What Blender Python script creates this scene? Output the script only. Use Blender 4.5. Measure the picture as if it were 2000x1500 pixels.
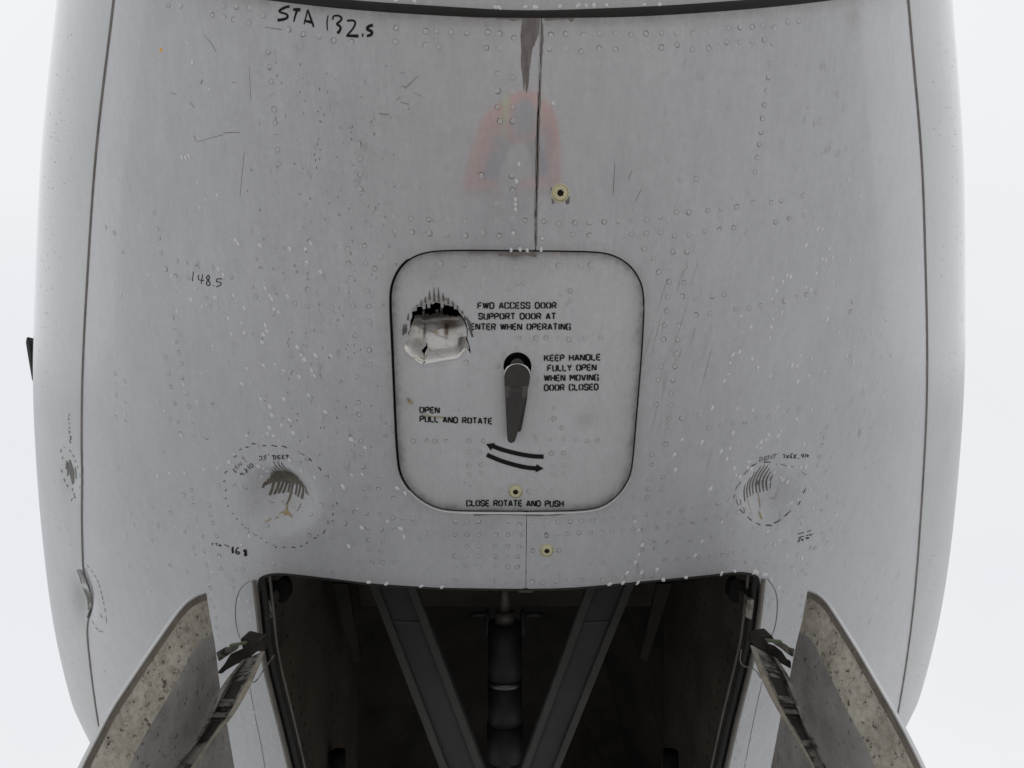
import bpy, bmesh, math, random
import numpy as np
from mathutils import Vector, Matrix
from mathutils.geometry import delaunay_2d_cdt

random.seed(7)
rng = np.random.default_rng(7)
for o in list(bpy.data.objects):
    bpy.data.objects.remove(o)
sc = bpy.context.scene
C = sc.collection

# ------------------------------------------------------------------ camera
# Everything is laid out in a frame whose z axis is the line of sight (x to starboard side of view,
# y aft); WORLD then levels that frame above the apron: the photographer crouches and tips the lens aft.
F, CX, CY = 1390.0, 1000.0, 750.0
TILT = math.radians(24)
WORLD = Matrix.Translation((0, 0, 0.86)) @ Matrix.Rotation(-TILT, 4, 'X')
cam = bpy.data.cameras.new('camera')
cam.sensor_width = 36.0
cam.lens = F / 2000 * 36.0
cam.clip_start = 0.02
cam.clip_end = 3000
camo = bpy.data.objects.new('camera', cam)
C.objects.link(camo)
camo.matrix_world = WORLD @ Matrix.Rotation(math.pi, 4, 'X')
sc.camera = camo

# ------------------------------------------------------------------ sky, sun, exposure
SUN_EL, SUN_ROT = math.radians(48), math.radians(200)
w = bpy.data.worlds.new('World')
sc.world = w
w.use_nodes = True
nt = w.node_tree
nt.nodes.clear()
sky = nt.nodes.new('ShaderNodeTexSky')
sky.sky_type = 'NISHITA'
sky.sun_disc = False
sky.sun_elevation = SUN_EL
sky.sun_rotation = SUN_ROT
sky.dust_density = 4.0
bg1 = nt.nodes.new('ShaderNodeBackground'); bg1.inputs[1].default_value = 0.12
nt.links.new(sky.outputs[0], bg1.inputs[0])
# the overcast: an even cloud deck with soft, broad variation
tcw = nt.nodes.new('ShaderNodeTexCoord')
nz = nt.nodes.new('ShaderNodeTexNoise'); nz.inputs['Scale'].default_value = 1.3; nz.inputs['Detail'].default_value = 3
nt.links.new(tcw.outputs['Generated'], nz.inputs['Vector'])
rp = nt.nodes.new('ShaderNodeValToRGB')
rp.color_ramp.elements[0].position = 0.3; rp.color_ramp.elements[0].color = (0.88, 0.905, 0.93, 1)
rp.color_ramp.elements[1].position = 0.7; rp.color_ramp.elements[1].color = (1.0, 0.995, 1.0, 1)
nt.links.new(nz.outputs['Fac'], rp.inputs[0])
bg2 = nt.nodes.new('ShaderNodeBackground'); bg2.inputs[1].default_value = 0.80
nt.links.new(rp.outputs[0], bg2.inputs[0])
mx = nt.nodes.new('ShaderNodeMixShader'); mx.inputs[0].default_value = 0.93
nt.links.new(bg1.outputs[0], mx.inputs[1]); nt.links.new(bg2.outputs[0], mx.inputs[2])
wo = nt.nodes.new('ShaderNodeOutputWorld')
nt.links.new(mx.outputs[0], wo.inputs[0])
sl = bpy.data.lights.new('sun', 'SUN'); sl.energy = 0.9; sl.angle = math.radians(25); sl.color = (1, .97, .93)
so = bpy.data.objects.new('sun', sl); C.objects.link(so)
so.rotation_euler = (math.radians(90) - SUN_EL, 0, math.radians(20))
so.location = (0, 0, 12)
sc.view_settings.view_transform = 'Standard'
sc.view_settings.look = 'None'
sc.view_settings.gamma = 1
sc.view_settings.exposure = 0.28

# ------------------------------------------------------------------ materials
def mat(name, col, rough=0.5, metal=0.0, var=0.15, scale=8.0, stretch=(1, 1, 1), dark=None, dark_scale=20.0,
        dark_lo=0.58, dark_hi=0.66, dark_stretch=(1, 1, 1), bump=0.0, bump_scale=60.0, attr=None, attr_col=None, spec=0.5, coat=0.0):
    m = bpy.data.materials.new(name)
    m.use_nodes = True
    n, l = m.node_tree.nodes, m.node_tree.links
    b = n['Principled BSDF']
    tc = n.new('ShaderNodeTexCoord')
    def noise(sc_, st, det=6.0, rgh=0.6):
        mp = n.new('ShaderNodeMapping'); mp.inputs['Scale'].default_value = st
        l.new(tc.outputs['Object'], mp.inputs[0])
        t = n.new('ShaderNodeTexNoise'); t.inputs['Scale'].default_value = sc_; t.inputs['Detail'].default_value = det
        t.inputs['Roughness'].default_value = rgh
        l.new(mp.outputs[0], t.inputs['Vector'])
        return t.outputs['Fac']
    def mul(a, bb):
        x = n.new('ShaderNodeMix'); x.data_type = 'RGBA'; x.blend_type = 'MULTIPLY'; x.inputs[0].default_value = 1
        l.new(a, x.inputs[6]); l.new(bb, x.inputs[7]); return x.outputs[2]
    def ramp(f, a, c0, bb, c1):
        r = n.new('ShaderNodeValToRGB')
        r.color_ramp.elements[0].position = a; r.color_ramp.elements[0].color = (*c0, 1)
        r.color_ramp.elements[1].position = bb; r.color_ramp.elements[1].color = (*c1, 1)
        l.new(f, r.inputs[0]); return r.outputs[0]
    c = ramp(noise(scale, stretch), 0.28, [v * (1 - var) for v in col], 0.72, [v * (1 + var) for v in col])
    if dark:
        f = ramp(noise(dark_scale, dark_stretch, 8, .7), dark_lo, (0, 0, 0), dark_hi, (1, 1, 1))
        x = n.new('ShaderNodeMix'); x.data_type = 'RGBA'
        l.new(f, x.inputs[0]); l.new(c, x.inputs[6]); x.inputs[7].default_value = (*dark, 1); c = x.outputs[2]
    if attr:
        a = n.new('ShaderNodeAttribute'); a.attribute_name = attr
        nn = noise(30, (1, .6, 1), 8, .75)
        ma = n.new('ShaderNodeMath'); ma.operation = 'MULTIPLY_ADD'; l.new(nn, ma.inputs[0]); ma.inputs[1].default_value = 1.6; ma.inputs[2].default_value = 0.2
        mb = n.new('ShaderNodeMath'); mb.operation = 'MULTIPLY'; mb.use_clamp = True; l.new(a.outputs['Fac'], mb.inputs[0]); l.new(ma.outputs[0], mb.inputs[1])
        x = n.new('ShaderNodeMix'); x.data_type = 'RGBA'
        l.new(mb.outputs[0], x.inputs[0]); l.new(c, x.inputs[6]); x.inputs[7].default_value = (*attr_col, 1); c = x.outputs[2]
    l.new(c, b.inputs['Base Color'])
    rr = n.new('ShaderNodeMapRange'); rr.inputs[3].default_value = max(rough - .1, .02); rr.inputs[4].default_value = min(rough + .1, 1)
    l.new(noise(scale * 2.3, stretch), rr.inputs[0]); l.new(rr.outputs[0], b.inputs['Roughness'])
    b.inputs['Metallic'].default_value = metal
    b.inputs['Specular IOR Level'].default_value = spec
    b.inputs['Coat Weight'].default_value = coat
    b.inputs['Coat Roughness'].default_value = 0.07
    b.inputs['Coat IOR'].default_value = 1.93
    if bump:
        bp = n.new('ShaderNodeBump'); bp.inputs['Strength'].default_value = bump; bp.inputs['Distance'].default_value = 0.002
        l.new(noise(bump_scale, stretch), bp.inputs['Height']); l.new(bp.outputs[0], b.inputs['Normal'])
    return m, mul, ramp, noise, b, n, l

def simple(*a, **k):
    return mat(*a, **k)[0]

def paint(name, col, spots=0.5):
    """aged grey aircraft paint: broad blotches, streaks running aft, small dirt specks, rubbed-in grime"""
    m, mul, ramp, noise, b, n, l = mat(name, col, rough=.42, var=.05, scale=2.2, attr='dirt', attr_col=(.10, .092, .085), coat=1.0, bump=.05, bump_scale=180)
    c = b.inputs['Base Color'].links[0].from_socket
    c = mul(c, ramp(noise(9, (3, .7, 3), 8, .65), .30, (.93, .93, .935), .62, (1.02, 1.02, 1.02)))
    c = mul(c, ramp(noise(70, (1, 1, 1), 4), .3, (.95, .95, .95), .7, (1.03, 1.03, 1.03)))
    c = mul(c, ramp(noise(380, (1, 1, 1), 3, .7), .33, (.93, .93, .93), .67, (1.045, 1.045, 1.045)))
    fl = ramp(noise(48, (1, .45, 1), 6, .62), .60, (1, 1, 1), .72, (1 - spots, 1 - spots, 1 - spots))
    msk = ramp(noise(3.1, (1, .6, 1), 3), .47, (0, 0, 0), .62, (1, 1, 1))
    xm = n.new('ShaderNodeMix'); xm.data_type = 'RGBA'; l.new(msk, xm.inputs[0]); xm.inputs[6].default_value = (1, 1, 1, 1); l.new(fl, xm.inputs[7])
    c = mul(c, xm.outputs[2])
    c = mul(c, ramp(noise(34, (4, .16, 4), 6, .6), .40, (.955, .955, .955), .62, (1.015, 1.015, 1.015)))
    c = mul(c, ramp(noise(22, (3, .5, 3), 9, .7), .66, (1, 1, 1), .74, (.80, .79, .78)))
    l.new(c, b.inputs['Base Color'])
    # the clear gloss is worn dull aft, where the wheel throws spray
    tc = n.new('ShaderNodeTexCoord'); sx_ = n.new('ShaderNodeSeparateXYZ'); l.new(tc.outputs['Object'], sx_.inputs[0])
    for sock, lo, hi in (('Coat Roughness', .075, .42), ('Coat Weight', 1.0, .8)):
        mr = n.new('ShaderNodeMapRange'); mr.interpolation_type = 'SMOOTHSTEP'
        mr.inputs[1].default_value = -.22; mr.inputs[2].default_value = .12; mr.inputs[3].default_value = lo; mr.inputs[4].default_value = hi
        l.new(sx_.outputs[1], mr.inputs[0]); l.new(mr.outputs[0], b.inputs[sock])
    return m

M = {}
M['paint'] = paint('belly_paint', (.408, .423, .450), .44)
M['door_paint'] = paint('access_door_paint', (.462, .475, .500), .30)
M['side'] = paint('side_paint', (.34, .362, .368), .18)
M['inside'] = simple('skin_back', (.10, .09, .06), .8)
M['black_rubber'] = simple('black_rubber', (.016, .0155, .015), .6, scale=30, spec=.25)
M['sealant'] = simple('old_sealant', (.18, .165, .155), .7, scale=30, var=.3)
M['ink'] = simple('marker_ink', (.010, .009, .011), .6, scale=120, var=.4, spec=.15)
M['faded_ink'] = simple('faded_ink', (.085, .082, .088), .5, scale=150, var=.5)
M['stencil'] = simple('stencil_paint', (.014, .0135, .014), .6, scale=200, var=.5, dark=(.10, .10, .105), dark_scale=160, dark_lo=.68, dark_hi=.74, spec=.15)
M['chip'] = simple('chipped_primer', (.155, .14, .135), .6, scale=40, stretch=(3, .6, 3), var=.3)
M['crack'] = simple('paint_crack', (.04, .038, .036), .7)
M['ring'] = simple('rivet_ring', (.13, .13, .135), .6, scale=80, var=.3)
M['rivet'] = paint('rivet_paint', (.42, .43, .448), .2)
M['comb'] = simple('gouge_smear', (.105, .092, .072), .5, metal=.2, scale=50, var=.35, dark=(.25, .24, .22), dark_scale=110, dark_lo=.60, dark_hi=.70)
M['gouge'] = simple('gouge_line', (.11, .107, .10), .5, metal=.2, scale=90, stretch=(4, .5, 4), var=.5)
M['residue'] = simple('dried_residue', (.36, .31, .17), .6, scale=90, var=.35, dark=(.18, .13, .05), dark_scale=90, dark_lo=.5, dark_hi=.62)
M['scuff'] = simple('scuff', (.185, .185, .19), .6, scale=90, var=.3)
M['smudge'] = simple('smudge', (.345, .35, .362), .6, scale=90, var=.3)
M['rust'] = simple('rust_chip', (.75, .36, .06), .6, scale=200, var=.4)
M['bolt'] = simple('cadmium_plate', (.56, .54, .36), .38, metal=.55, scale=60, var=.12)
M['socket'] = simple('bolt_socket', (.004, .004, .004), .9)
M['handle'] = simple('handle_grey', (.050, .048, .045), .5, spec=.3, metal=.2, scale=40, var=.15, bump=.1, bump_scale=250)
M['handle_dark'] = simple('handle_dark', (.028, .027, .026), .5, scale=40)
M['handle_band'] = simple('handle_band', (.08, .077, .073), .45, metal=.2, scale=60)
M['cup'] = simple('handle_cup', (.012, .012, .014), .5)
M['torn'] = simple('torn_skin', (.80, .80, .79), .32, metal=.15, var=.10, scale=40, dark=(.40, .33, .19), dark_scale=55, dark_lo=.56, dark_hi=.66, attr='dirt', attr_col=(.12, .092, .06))
M['bare'] = simple('bare_aluminium', (.36, .355, .34), .35, metal=.7, var=.35, scale=120, stretch=(4, .6, 4))
_m, _mul, _ramp, _noise, _b, _n, _l = mat('gear_door_inner', (.45, .435, .395), .6, var=.22, scale=9, dark=(.08, .068, .055), dark_scale=80, dark_lo=.575, dark_hi=.62, bump=.2, bump_scale=120, spec=.3)
_c = _b.inputs['Base Color'].links[0].from_socket
_c = _mul(_c, _ramp(_noise(62, (1, 1, 1), 10, .8), .42, (1.04, 1.03, 1.0), .62, (.66, .63, .57)))
_c = _mul(_c, _ramp(_noise(5, (1, 1, 1), 8, .7), .40, (1.06, 1.06, 1.05), .66, (.76, .74, .70)))
_l.new(_c, _b.inputs['Base Color']); M['gd_in'] = _m
_m, _mul, _ramp, _noise, _b, _n, _l = mat('gear_door_pan', (.28, .275, .265), .6, var=.18, scale=9, dark=(.04, .036, .03), dark_scale=70, dark_lo=.60, dark_hi=.64, bump=.2, bump_scale=120, spec=.3)
_c = _b.inputs['Base Color'].links[0].from_socket
_c = _mul(_c, _ramp(_noise(6, (1, 1, 1), 8, .7), .40, (1.1, 1.1, 1.1), .66, (.66, .65, .63)))
_l.new(_c, _b.inputs['Base Color']); M['gd_pan'] = _m
M['gd_out'] = simple('gear_door_outer', (.62, .63, .64), .4, var=.05)
M['gd_rim'] = simple('gear_door_rim', (.16, .14, .115), .6, var=.35, scale=30, dark=(.05, .045, .04), dark_scale=60)
M['arm'] = simple('hinge_arm_metal', (.24, .23, .205), .5, metal=.25, var=.25, scale=30, dark=(.04, .036, .03), dark_scale=36, dark_lo=.48, dark_hi=.60)
M['arm_edge'] = simple('arm_edge', (.29, .262, .215), .5, metal=.2, var=.3, scale=40, dark=(.07, .055, .04), dark_scale=60)
M['arm_dark'] = simple('arm_dark_part', (.026, .023, .02), .7, var=.4, scale=40)
M['green'] = simple('green_primer', (.12, .15, .085), .5, var=.3, scale=60)
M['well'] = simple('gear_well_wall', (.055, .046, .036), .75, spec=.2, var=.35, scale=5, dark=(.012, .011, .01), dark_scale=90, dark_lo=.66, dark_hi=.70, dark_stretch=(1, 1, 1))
M['well_dark'] = simple('near_black', (.008, .0075, .007), .85, spec=.1)  # near-black; also darkens the box added behind the hatch
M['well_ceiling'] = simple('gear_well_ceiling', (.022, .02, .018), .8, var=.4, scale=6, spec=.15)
M['beam'] = simple('beam_paint', (.060, .064, .064), .6, spec=.25, var=.12, scale=12, dark=(.05, .05, .05), dark_scale=70, dark_lo=.70, dark_hi=.73)
M['beam_edge'] = simple('beam_flange', (.078, .078, .076), .6, spec=.25, var=.12, scale=12)
M['actuator'] = simple('actuator', (.015, .015, .0155), .55, metal=.2, scale=20, spec=.3)
M['chrome'] = simple('polished_steel', (.12, .12, .13), .4, metal=1, var=.03)
M['bronze'] = simple('dull_bronze', (.075, .062, .055), .5, metal=.2)
M['strip'] = simple('door_sill_strip', (.105, .095, .082), .5, var=.35, scale=25, stretch=(1, .3, 1), metal=.2)
M['blade'] = simple('probe_metal', (.05, .055, .055), .4, metal=.4)
M['drop'] = simple('rain_drop_pale', (.62, .635, .65), .08, var=.02, scale=5, spec=.6)  # pale opaque base stands in for sky light refracted by the drops
M['concrete'] = simple('wet_concrete', (.57, .565, .555), .45, var=.15, scale=.6, dark=(.46, .455, .45), dark_scale=1.1, dark_lo=.5, dark_hi=.65)

# ------------------------------------------------------------------ ground
def obj(name, me, parent=None, mats=None):
    if mats:
        for x in (mats if isinstance(mats, (list, tuple)) else [mats]):
            me.materials.append(M[x])
    o = bpy.data.objects.new(name, me)
    C.objects.link(o)
    o.parent = parent
    return o

def pymesh(name, v, f, smooth=True, mi=None):
    me = bpy.data.meshes.new(name)
    me.from_pydata([tuple(map(float, p)) for p in v], [], [tuple(map(int, q)) for q in f])
    if smooth:
        me.polygons.foreach_set('use_smooth', [True] * len(me.polygons))
    if mi is not None:
        me.polygons.foreach_set('material_index', mi)
    me.update()
    return me

g = pymesh('ground', [(-400, -400, 0), (400, -400, 0), (400, 400, 0), (-400, 400, 0)], [(0, 1, 2, 3)], False)
go = obj('ground', g, None, 'concrete'); go['kind'] = 'structure'

# ------------------------------------------------------------------ fuselage surface
def axis_x(y):
    return -.0402 - .0214 * np.clip(y, -1.4, 2.0)
def zq(y): return 1.42 + .2953 * y + .0965 * y * y + .011 * y ** 3
def rq(y): return 1.711 + .3147 * y - .0226 * y * y
def RR(y):
    y = np.asarray(y, float)
    nose = rq(-1.4) * np.sqrt(np.clip(1 - (np.clip(-1.4 - y, 0, 9) / 1.35) ** 2, 1e-4, 1))
    return np.where(y < -1.4, nose, rq(np.minimum(y, 1.25)))
def zb(y):
    y = np.asarray(y, float)
    return np.where(y > 2, zq(2.0) + .80 * (y - 2), np.where(y < -1.4, zq(-1.4) + .9 * (rq(-1.4) - RR(y)), zq(np.clip(y, -1.4, 2.0))))
def G(x, y, z):
    r = RR(y)
    return np.sqrt((x - axis_x(y)) ** 2 + (z - zb(y) - r) ** 2) - r
def hitz_exact(px, py):
    dx = (np.asarray(px, float) - CX) / F; dy = (np.asarray(py, float) - CY) / F
    lo = np.full(dx.shape, .7); hi = np.full(dx.shape, np.nan); done = np.zeros(dx.shape, bool)
    best = np.full(dx.shape, 1e9); bz = lo.copy(); prev = lo.copy()
    for z in np.arange(.9, 4.4, .03):
        gv = G(dx * z, dy * z, np.full(dx.shape, z))
        better = (gv < best) & ~done; best = np.where(better, gv, best); bz = np.where(better, z, bz)
        new = (gv <= 0) & ~done
        lo = np.where(new, z - .03, lo); hi = np.where(new, z, hi); done |= new
        if done.all(): break
    lo = np.where(done, lo, bz); hi = np.where(done, hi, bz)
    for _ in range(22):
        m = (lo + hi) / 2; gm = G(dx * m, dy * m, m)
        lo = np.where(gm > 0, m, lo); hi = np.where(gm > 0, hi, m)
    return (lo + hi) / 2
GX, GY, GS = -420.0, -900.0, 8.0
_gx, _gy = np.meshgrid(np.arange(GX, 2420, GS), np.arange(GY, 2120, GS))
ZG = hitz_exact(_gx.ravel(), _gy.ravel()).reshape(_gx.shape)
def hitz(px, py):
    px = np.asarray(px, float); py = np.asarray(py, float)
    r = np.empty(px.shape)
    near = (px > 190) & (px < 1790) & (py > GY + 20) & (py < 2080)
    if near.any():
        u = (px[near] - GX) / GS; v = (py[near] - GY) / GS; i = u.astype(int); j = v.astype(int); u -= i; v -= j
        r[near] = (ZG[j, i] * (1 - u) + ZG[j, i + 1] * u) * (1 - v) + (ZG[j + 1, i] * (1 - u) + ZG[j + 1, i + 1] * u) * v
    if (~near).any(): r[~near] = hitz_exact(px[~near], py[~near])
    return r
def nrm(P):
    e = 1e-4; x, y, z = P.T
    n = np.stack([G(x + e, y, z) - G(x - e, y, z), G(x, y + e, z) - G(x, y - e, z), G(x, y, z + e) - G(x, y, z - e)], 1)
    return n / np.linalg.norm(n, axis=1)[:, None]
def gau(px, py, cx, cy, sx, sy, rot=0, p=2):
    c, s = math.cos(rot), math.sin(rot)
    u = ((px - cx) * c + (py - cy) * s) / sx; v = (-(px - cx) * s + (py - cy) * c) / sy
    return np.exp(-(u * u + v * v) ** (p / 2))
def depth(px, py):
    """how far the skin is pushed in (metres): the dents, and the slight quilting between frames"""
    px = np.asarray(px, float); py = np.asarray(py, float)
    d = .030 * gau(px, py, 550, 975, 58, 52, .4, 3.2) + .012 * gau(px, py, 535, 940, 34, 24, .3)
    d += .020 * gau(px, py, 1500, 968, 42, 46, .2, 3.0)
    d += .021 * gau(px, py, 160, 1168, 15, 42, -.22, 2.2) + .007 * gau(px, py, 140, 935, 14, 40, 0)
    d += .004 * gau(px, py, 120, 1120, 30, 90, -.2)
    d += .0007 * np.sin(px / 47 + 1.3 * np.sin(py / 160)) + .0008 * np.sin(py / 71 + .8 * np.sin(px / 140)) + .0009 * np.sin((px + py * .6) / 133 + 2)
    return d
def surf(px, py, off=0.0, dents=True):
    px = np.atleast_1d(np.asarray(px, float)); py = np.atleast_1d(np.asarray(py, float))
    z = hitz(px, py)
    P = np.stack([(px - CX) / F * z, (py - CY) / F * z, z], 1)
    n = nrm(P)
    return P + n * (off - (depth(px, py) if dents else 0))[:, None] if dents else P + n * off
def lift(px, py, off):
    """a point on the line of sight, off metres clear of the skin"""
    P = surf(px, py)
    return P * (1 - np.asarray(off) / P[:, 2])[:, None] if np.ndim(off) else P * (1 - off / P[:, 2:3])
def at(px, py, z):
    return Vector(((px - CX) / F * z, (py - CY) / F * z, z))

# ------------------------------------------------------------------ 2-D helpers
def resample(pts, step, closed=False):
    p = np.asarray(pts, float)
    if closed: p = np.vstack([p, p[:1]])
    d = np.r_[0, np.cumsum(np.linalg.norm(np.diff(p, axis=0), axis=1))]
    n = max(int(round(d[-1] / step)), 1)
    t = np.linspace(0, d[-1], n + 1)
    q = np.stack([np.interp(t, d, p[:, 0]), np.interp(t, d, p[:, 1])], 1)
    return q[:-1] if closed else q
def smooth(pts, it=2, closed=False):
    p = np.asarray(pts, float)
    for _ in range(it):
        a = p if closed else p[:-1]
        b = np.roll(p, -1, 0) if closed else p[1:]
        q = np.empty((2 * len(a), 2)); q[0::2] = .75 * a + .25 * b; q[1::2] = .25 * a + .75 * b
        p = q if closed else np.vstack([p[:1], q, p[-1:]])
    return p
def inside(q, poly):
    x, y = q[:, 0], q[:, 1]; r = np.zeros(len(q), bool); n = len(poly)
    for i in range(n):
        x0, y0 = poly[i]; x1, y1 = poly[(i + 1) % n]
        if y0 == y1: continue
        c = ((y0 > y) != (y1 > y)) & (x < (x1 - x0) * (y - y0) / (y1 - y0) + x0)
        r ^= c
    return r
def dist_poly(q, poly, closed=True):
    p = np.asarray(poly, float); a = p if closed else p[:-1]; b = np.roll(p, -1, 0) if closed else p[1:]
    best = np.full(len(q), 1e9)
    for s, e in zip(a, b):
        d = e - s; L = d @ d + 1e-9
        t = np.clip(((q - s) @ d) / L, 0, 1)
        best = np.minimum(best, np.linalg.norm(q - (s + t[:, None] * d), axis=1))
    return best
def tri(outer, holes, step, dense=()):
    """constrained triangulation in view coordinates; returns points and triangles"""
    loops = [np.asarray(outer, float)] + [np.asarray(h, float) for h in holes]
    lo, hi = loops[0].min(0), loops[0].max(0)
    gx, gy = np.meshgrid(np.arange(lo[0], hi[0], step), np.arange(lo[1], hi[1], step * .87))
    gx = gx + (np.arange(gx.shape[0]) % 2)[:, None] * step / 2
    grids = [(np.stack([gx.ravel(), gy.ravel()], 1), step)]
    for (cx, cy, r, st) in dense:
        ax, ay = np.meshgrid(np.arange(cx - r, cx + r, st), np.arange(cy - r, cy + r, st))
        q = np.stack([ax.ravel() + .31, ay.ravel() + .17], 1)
        q = q[np.hypot(q[:, 0] - cx, q[:, 1] - cy) < r]
        gq = grids[0][0]
        grids[0] = (gq[np.hypot(gq[:, 0] - cx, gq[:, 1] - cy) > r], step)
        grids.append((q, st))
    pts = []
    for q, st in grids:
        k = inside(q, loops[0])
        for h in loops[1:]: k &= ~inside(q, h)
        q = q[k]
        for h in loops:
            q = q[dist_poly(q, h) > min(st * .45, 5)]
        pts.append(q)
    verts, edges = [], []
    for h in loops:
        b = len(verts); verts += [Vector(p) for p in h]
        edges += [(b + i, b + (i + 1) % len(h)) for i in range(len(h))]
    verts += [Vector(p) for q in pts for p in q]
    v, _, f, *_r = delaunay_2d_cdt(verts, edges, [], 0, 1e-4)
    v = np.array([tuple(p) for p in v]); f = np.array([t for t in f if len(t) == 3])
    c = v[f].mean(1); k = inside(c, loops[0])
    for h in loops[1:]: k &= ~inside(c, h)
    return v, f[k]
def rim_edges(f):
    from collections import Counter
    cnt = {}
    for a, b, c in f:
        for e in ((a, b), (b, c), (c, a)):
            k = (min(e), max(e)); cnt[k] = (e, cnt.get(k, (0, 0))[1] + 1)
    return [e for e, n in cnt.values() if n == 1]
def skin_mesh(name, q, f, P, N, thick, dirt=None):
    """a sheet with real edges: the surface P plus a wall running inward along every boundary"""
    v = list(P); faces = [tuple(t) for t in f]
    for a, b in rim_edges(f):
        i = len(v); v += [P[a], P[b], P[b] - N[b] * thick, P[a] - N[a] * thick]; faces.append((i, i + 1, i + 2, i + 3))
    me = pymesh(name, v, faces)
    d = np.zeros(len(v)); 
    if dirt is not None: d[:len(P)] = dirt
    at_ = me.attributes.new('dirt', 'FLOAT', 'POINT'); at_.data.foreach_set('value', d.astype(np.float32))
    return me
def ribbon_mesh(name, strokes, off=.0005, place=None, step=3.0):
    """strokes: (points, width or (w0,w1..)) in view coordinates, laid on the skin as thin strips with a little body"""
    place = place or surf
    v, f = [], []
    for si, st in enumerate(strokes):
        pts, wd = st[0], st[1]
        p = resample(pts, step)
        if len(p) < 2: continue
        t = np.gradient(p, axis=0); t /= np.linalg.norm(t, axis=1)[:, None] + 1e-9
        nn = np.stack([-t[:, 1], t[:, 0]], 1)
        wv = np.interp(np.linspace(0, 1, len(p)), np.linspace(0, 1, len(np.atleast_1d(wd))), np.atleast_1d(wd)) / 2
        a, b = p + nn * wv[:, None], p - nn * wv[:, None]
        o_ = off + .00006 * (si % 7)
        A, B = place(a[:, 0], a[:, 1], o_), place(b[:, 0], b[:, 1], o_)
        i0 = len(v)
        for x, y in zip(A, B): v += [x, y]
        for i in range(len(p) - 1):
            f.append((i0 + 2 * i, i0 + 2 * i + 1, i0 + 2 * i + 3, i0 + 2 * i + 2))
    return pymesh(name, v, f)
def patch_mesh(name, polys, off=.0005, rough=1.2, step=7):
    v, f = [], []
    for k, poly in enumerate(polys):
        p = resample(poly, 2.5, True)
        p = p + rng.normal(0, rough / 2, p.shape)
        q, t = tri(p, [], step)
        i = len(v); v += list(surf(q[:, 0], q[:, 1], off + .00005 * (k % 5))); f += [tuple(x + i) for x in t]
    return pymesh(name, v, f)
def Z(ox, oy, s, pts):
    return [(ox + x / s, oy + y / s) for x, y in pts]

# ------------------------------------------------------------------ solid helpers
def prism(bm_v, bm_f, pts, ext):
    i = len(bm_v); n = len(pts)
    bm_v += [Vector(p) for p in pts] + [Vector(p) + Vector(ext) for p in pts]
    bm_f.append(tuple(range(i, i + n))); bm_f.append(tuple(range(i + 2 * n - 1, i + n - 1, -1)))
    for k in range(n):
        bm_f.append((i + k, i + (k + 1) % n, i + n + (k + 1) % n, i + n + k))
def bevelled(me, wd=.0015, seg=2):
    bm = bmesh.new(); bm.from_mesh(me); bmesh.ops.recalc_face_normals(bm, faces=bm.faces)
    bmesh.ops.bevel(bm, geom=[e for e in bm.edges if e.calc_face_angle(0) > .5], offset=wd, segments=seg, affect='EDGES', clamp_overlap=True)
    bm.to_mesh(me); bm.free(); me.update(); return me
def tube(name, path, rad, seg=14, squash=None):
    v, f = [], []
    P = [Vector(p) for p in path]; rad = rad if isinstance(rad, (list, tuple)) else [rad] * len(P)
    for i, p in enumerate(P):
        d = (P[min(i + 1, len(P) - 1)] - P[max(i - 1, 0)]).normalized()
        a = d.cross(Vector((0, 0, 1)) if abs(d.z) < .9 else Vector((1, 0, 0))).normalized(); b = d.cross(a)
        for k in range(seg):
            t = 2 * math.pi * k / seg
            v.append(p + (a * math.cos(t) + b * math.sin(t)) * rad[i])
    for i in range(len(P) - 1):
        for k in range(seg):
            f.append((i * seg + k, i * seg + (k + 1) % seg, (i + 1) * seg + (k + 1) % seg, (i + 1) * seg + k))
    f.append(tuple(range(seg - 1, -1, -1))); f.append(tuple(range((len(P) - 1) * seg, len(P) * seg)))
    return pymesh(name, v, f)
def beam_mesh(p0, p1, wx, wz, side):
    p0, p1 = Vector(p0), Vector(p1); d = (p1 - p0).normalized(); s = (Vector(side) - d * d.dot(Vector(side))).normalized(); u = d.cross(s)
    v = [p + s * a * wx / 2 + u * b * wz / 2 for p in (p0, p1) for a, b in ((-1, -1), (1, -1), (1, 1), (-1, 1))]
    return v, [(0, 1, 2, 3), (7, 6, 5, 4), (0, 1, 5, 4), (1, 2, 6, 5), (2, 3, 7, 6), (3, 0, 4, 7)]

# ------------------------------------------------------------------ the aircraft
air = bpy.data.objects.new('aircraft', None)
C.objects.link(air)
air.matrix_world = WORLD
air['label'] = 'grey riveted airliner nose seen from below, dented, with access hatch and open wheel bay'
air['category'] = 'aircraft'

# outlines in view coordinates
DOOR = smooth(Z(740, 470, 2.728, [(330, 54), (750, 58), (1150, 62), (1250, 80), (1335, 130), (1395, 215), (1414, 320), (1398, 600), (1372, 900), (1350, 1180),
        (1335, 1262), (1285, 1345), (1205, 1410), (1100, 1437), (740, 1443), (400, 1440), (295, 1420), (195, 1358), (128, 1270), (104, 1170), (84, 700), (64, 320), (76, 225), (122, 137), (200, 78)]), 3, True)
DOOR = resample(DOOR, 8, True)
ctr = DOOR.mean(0)
def grow(p, d):
    c = np.asarray(p); t = np.roll(c, -1, 0) - np.roll(c, 1, 0); t /= np.linalg.norm(t, axis=1)[:, None]
    n = np.stack([t[:, 1], -t[:, 0]], 1)
    if ((n * (c - c.mean(0))).sum(1)).mean() < 0: n = -n
    return c + n * np.asarray(d).reshape(-1, 1) if np.ndim(d) else c + n * d
gap = np.where(DOOR[:, 0] < 800, 5.2, np.where(DOOR[:, 0] > 1225, 3.2, 3.0))
OPEN = grow(DOOR, gap)
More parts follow.
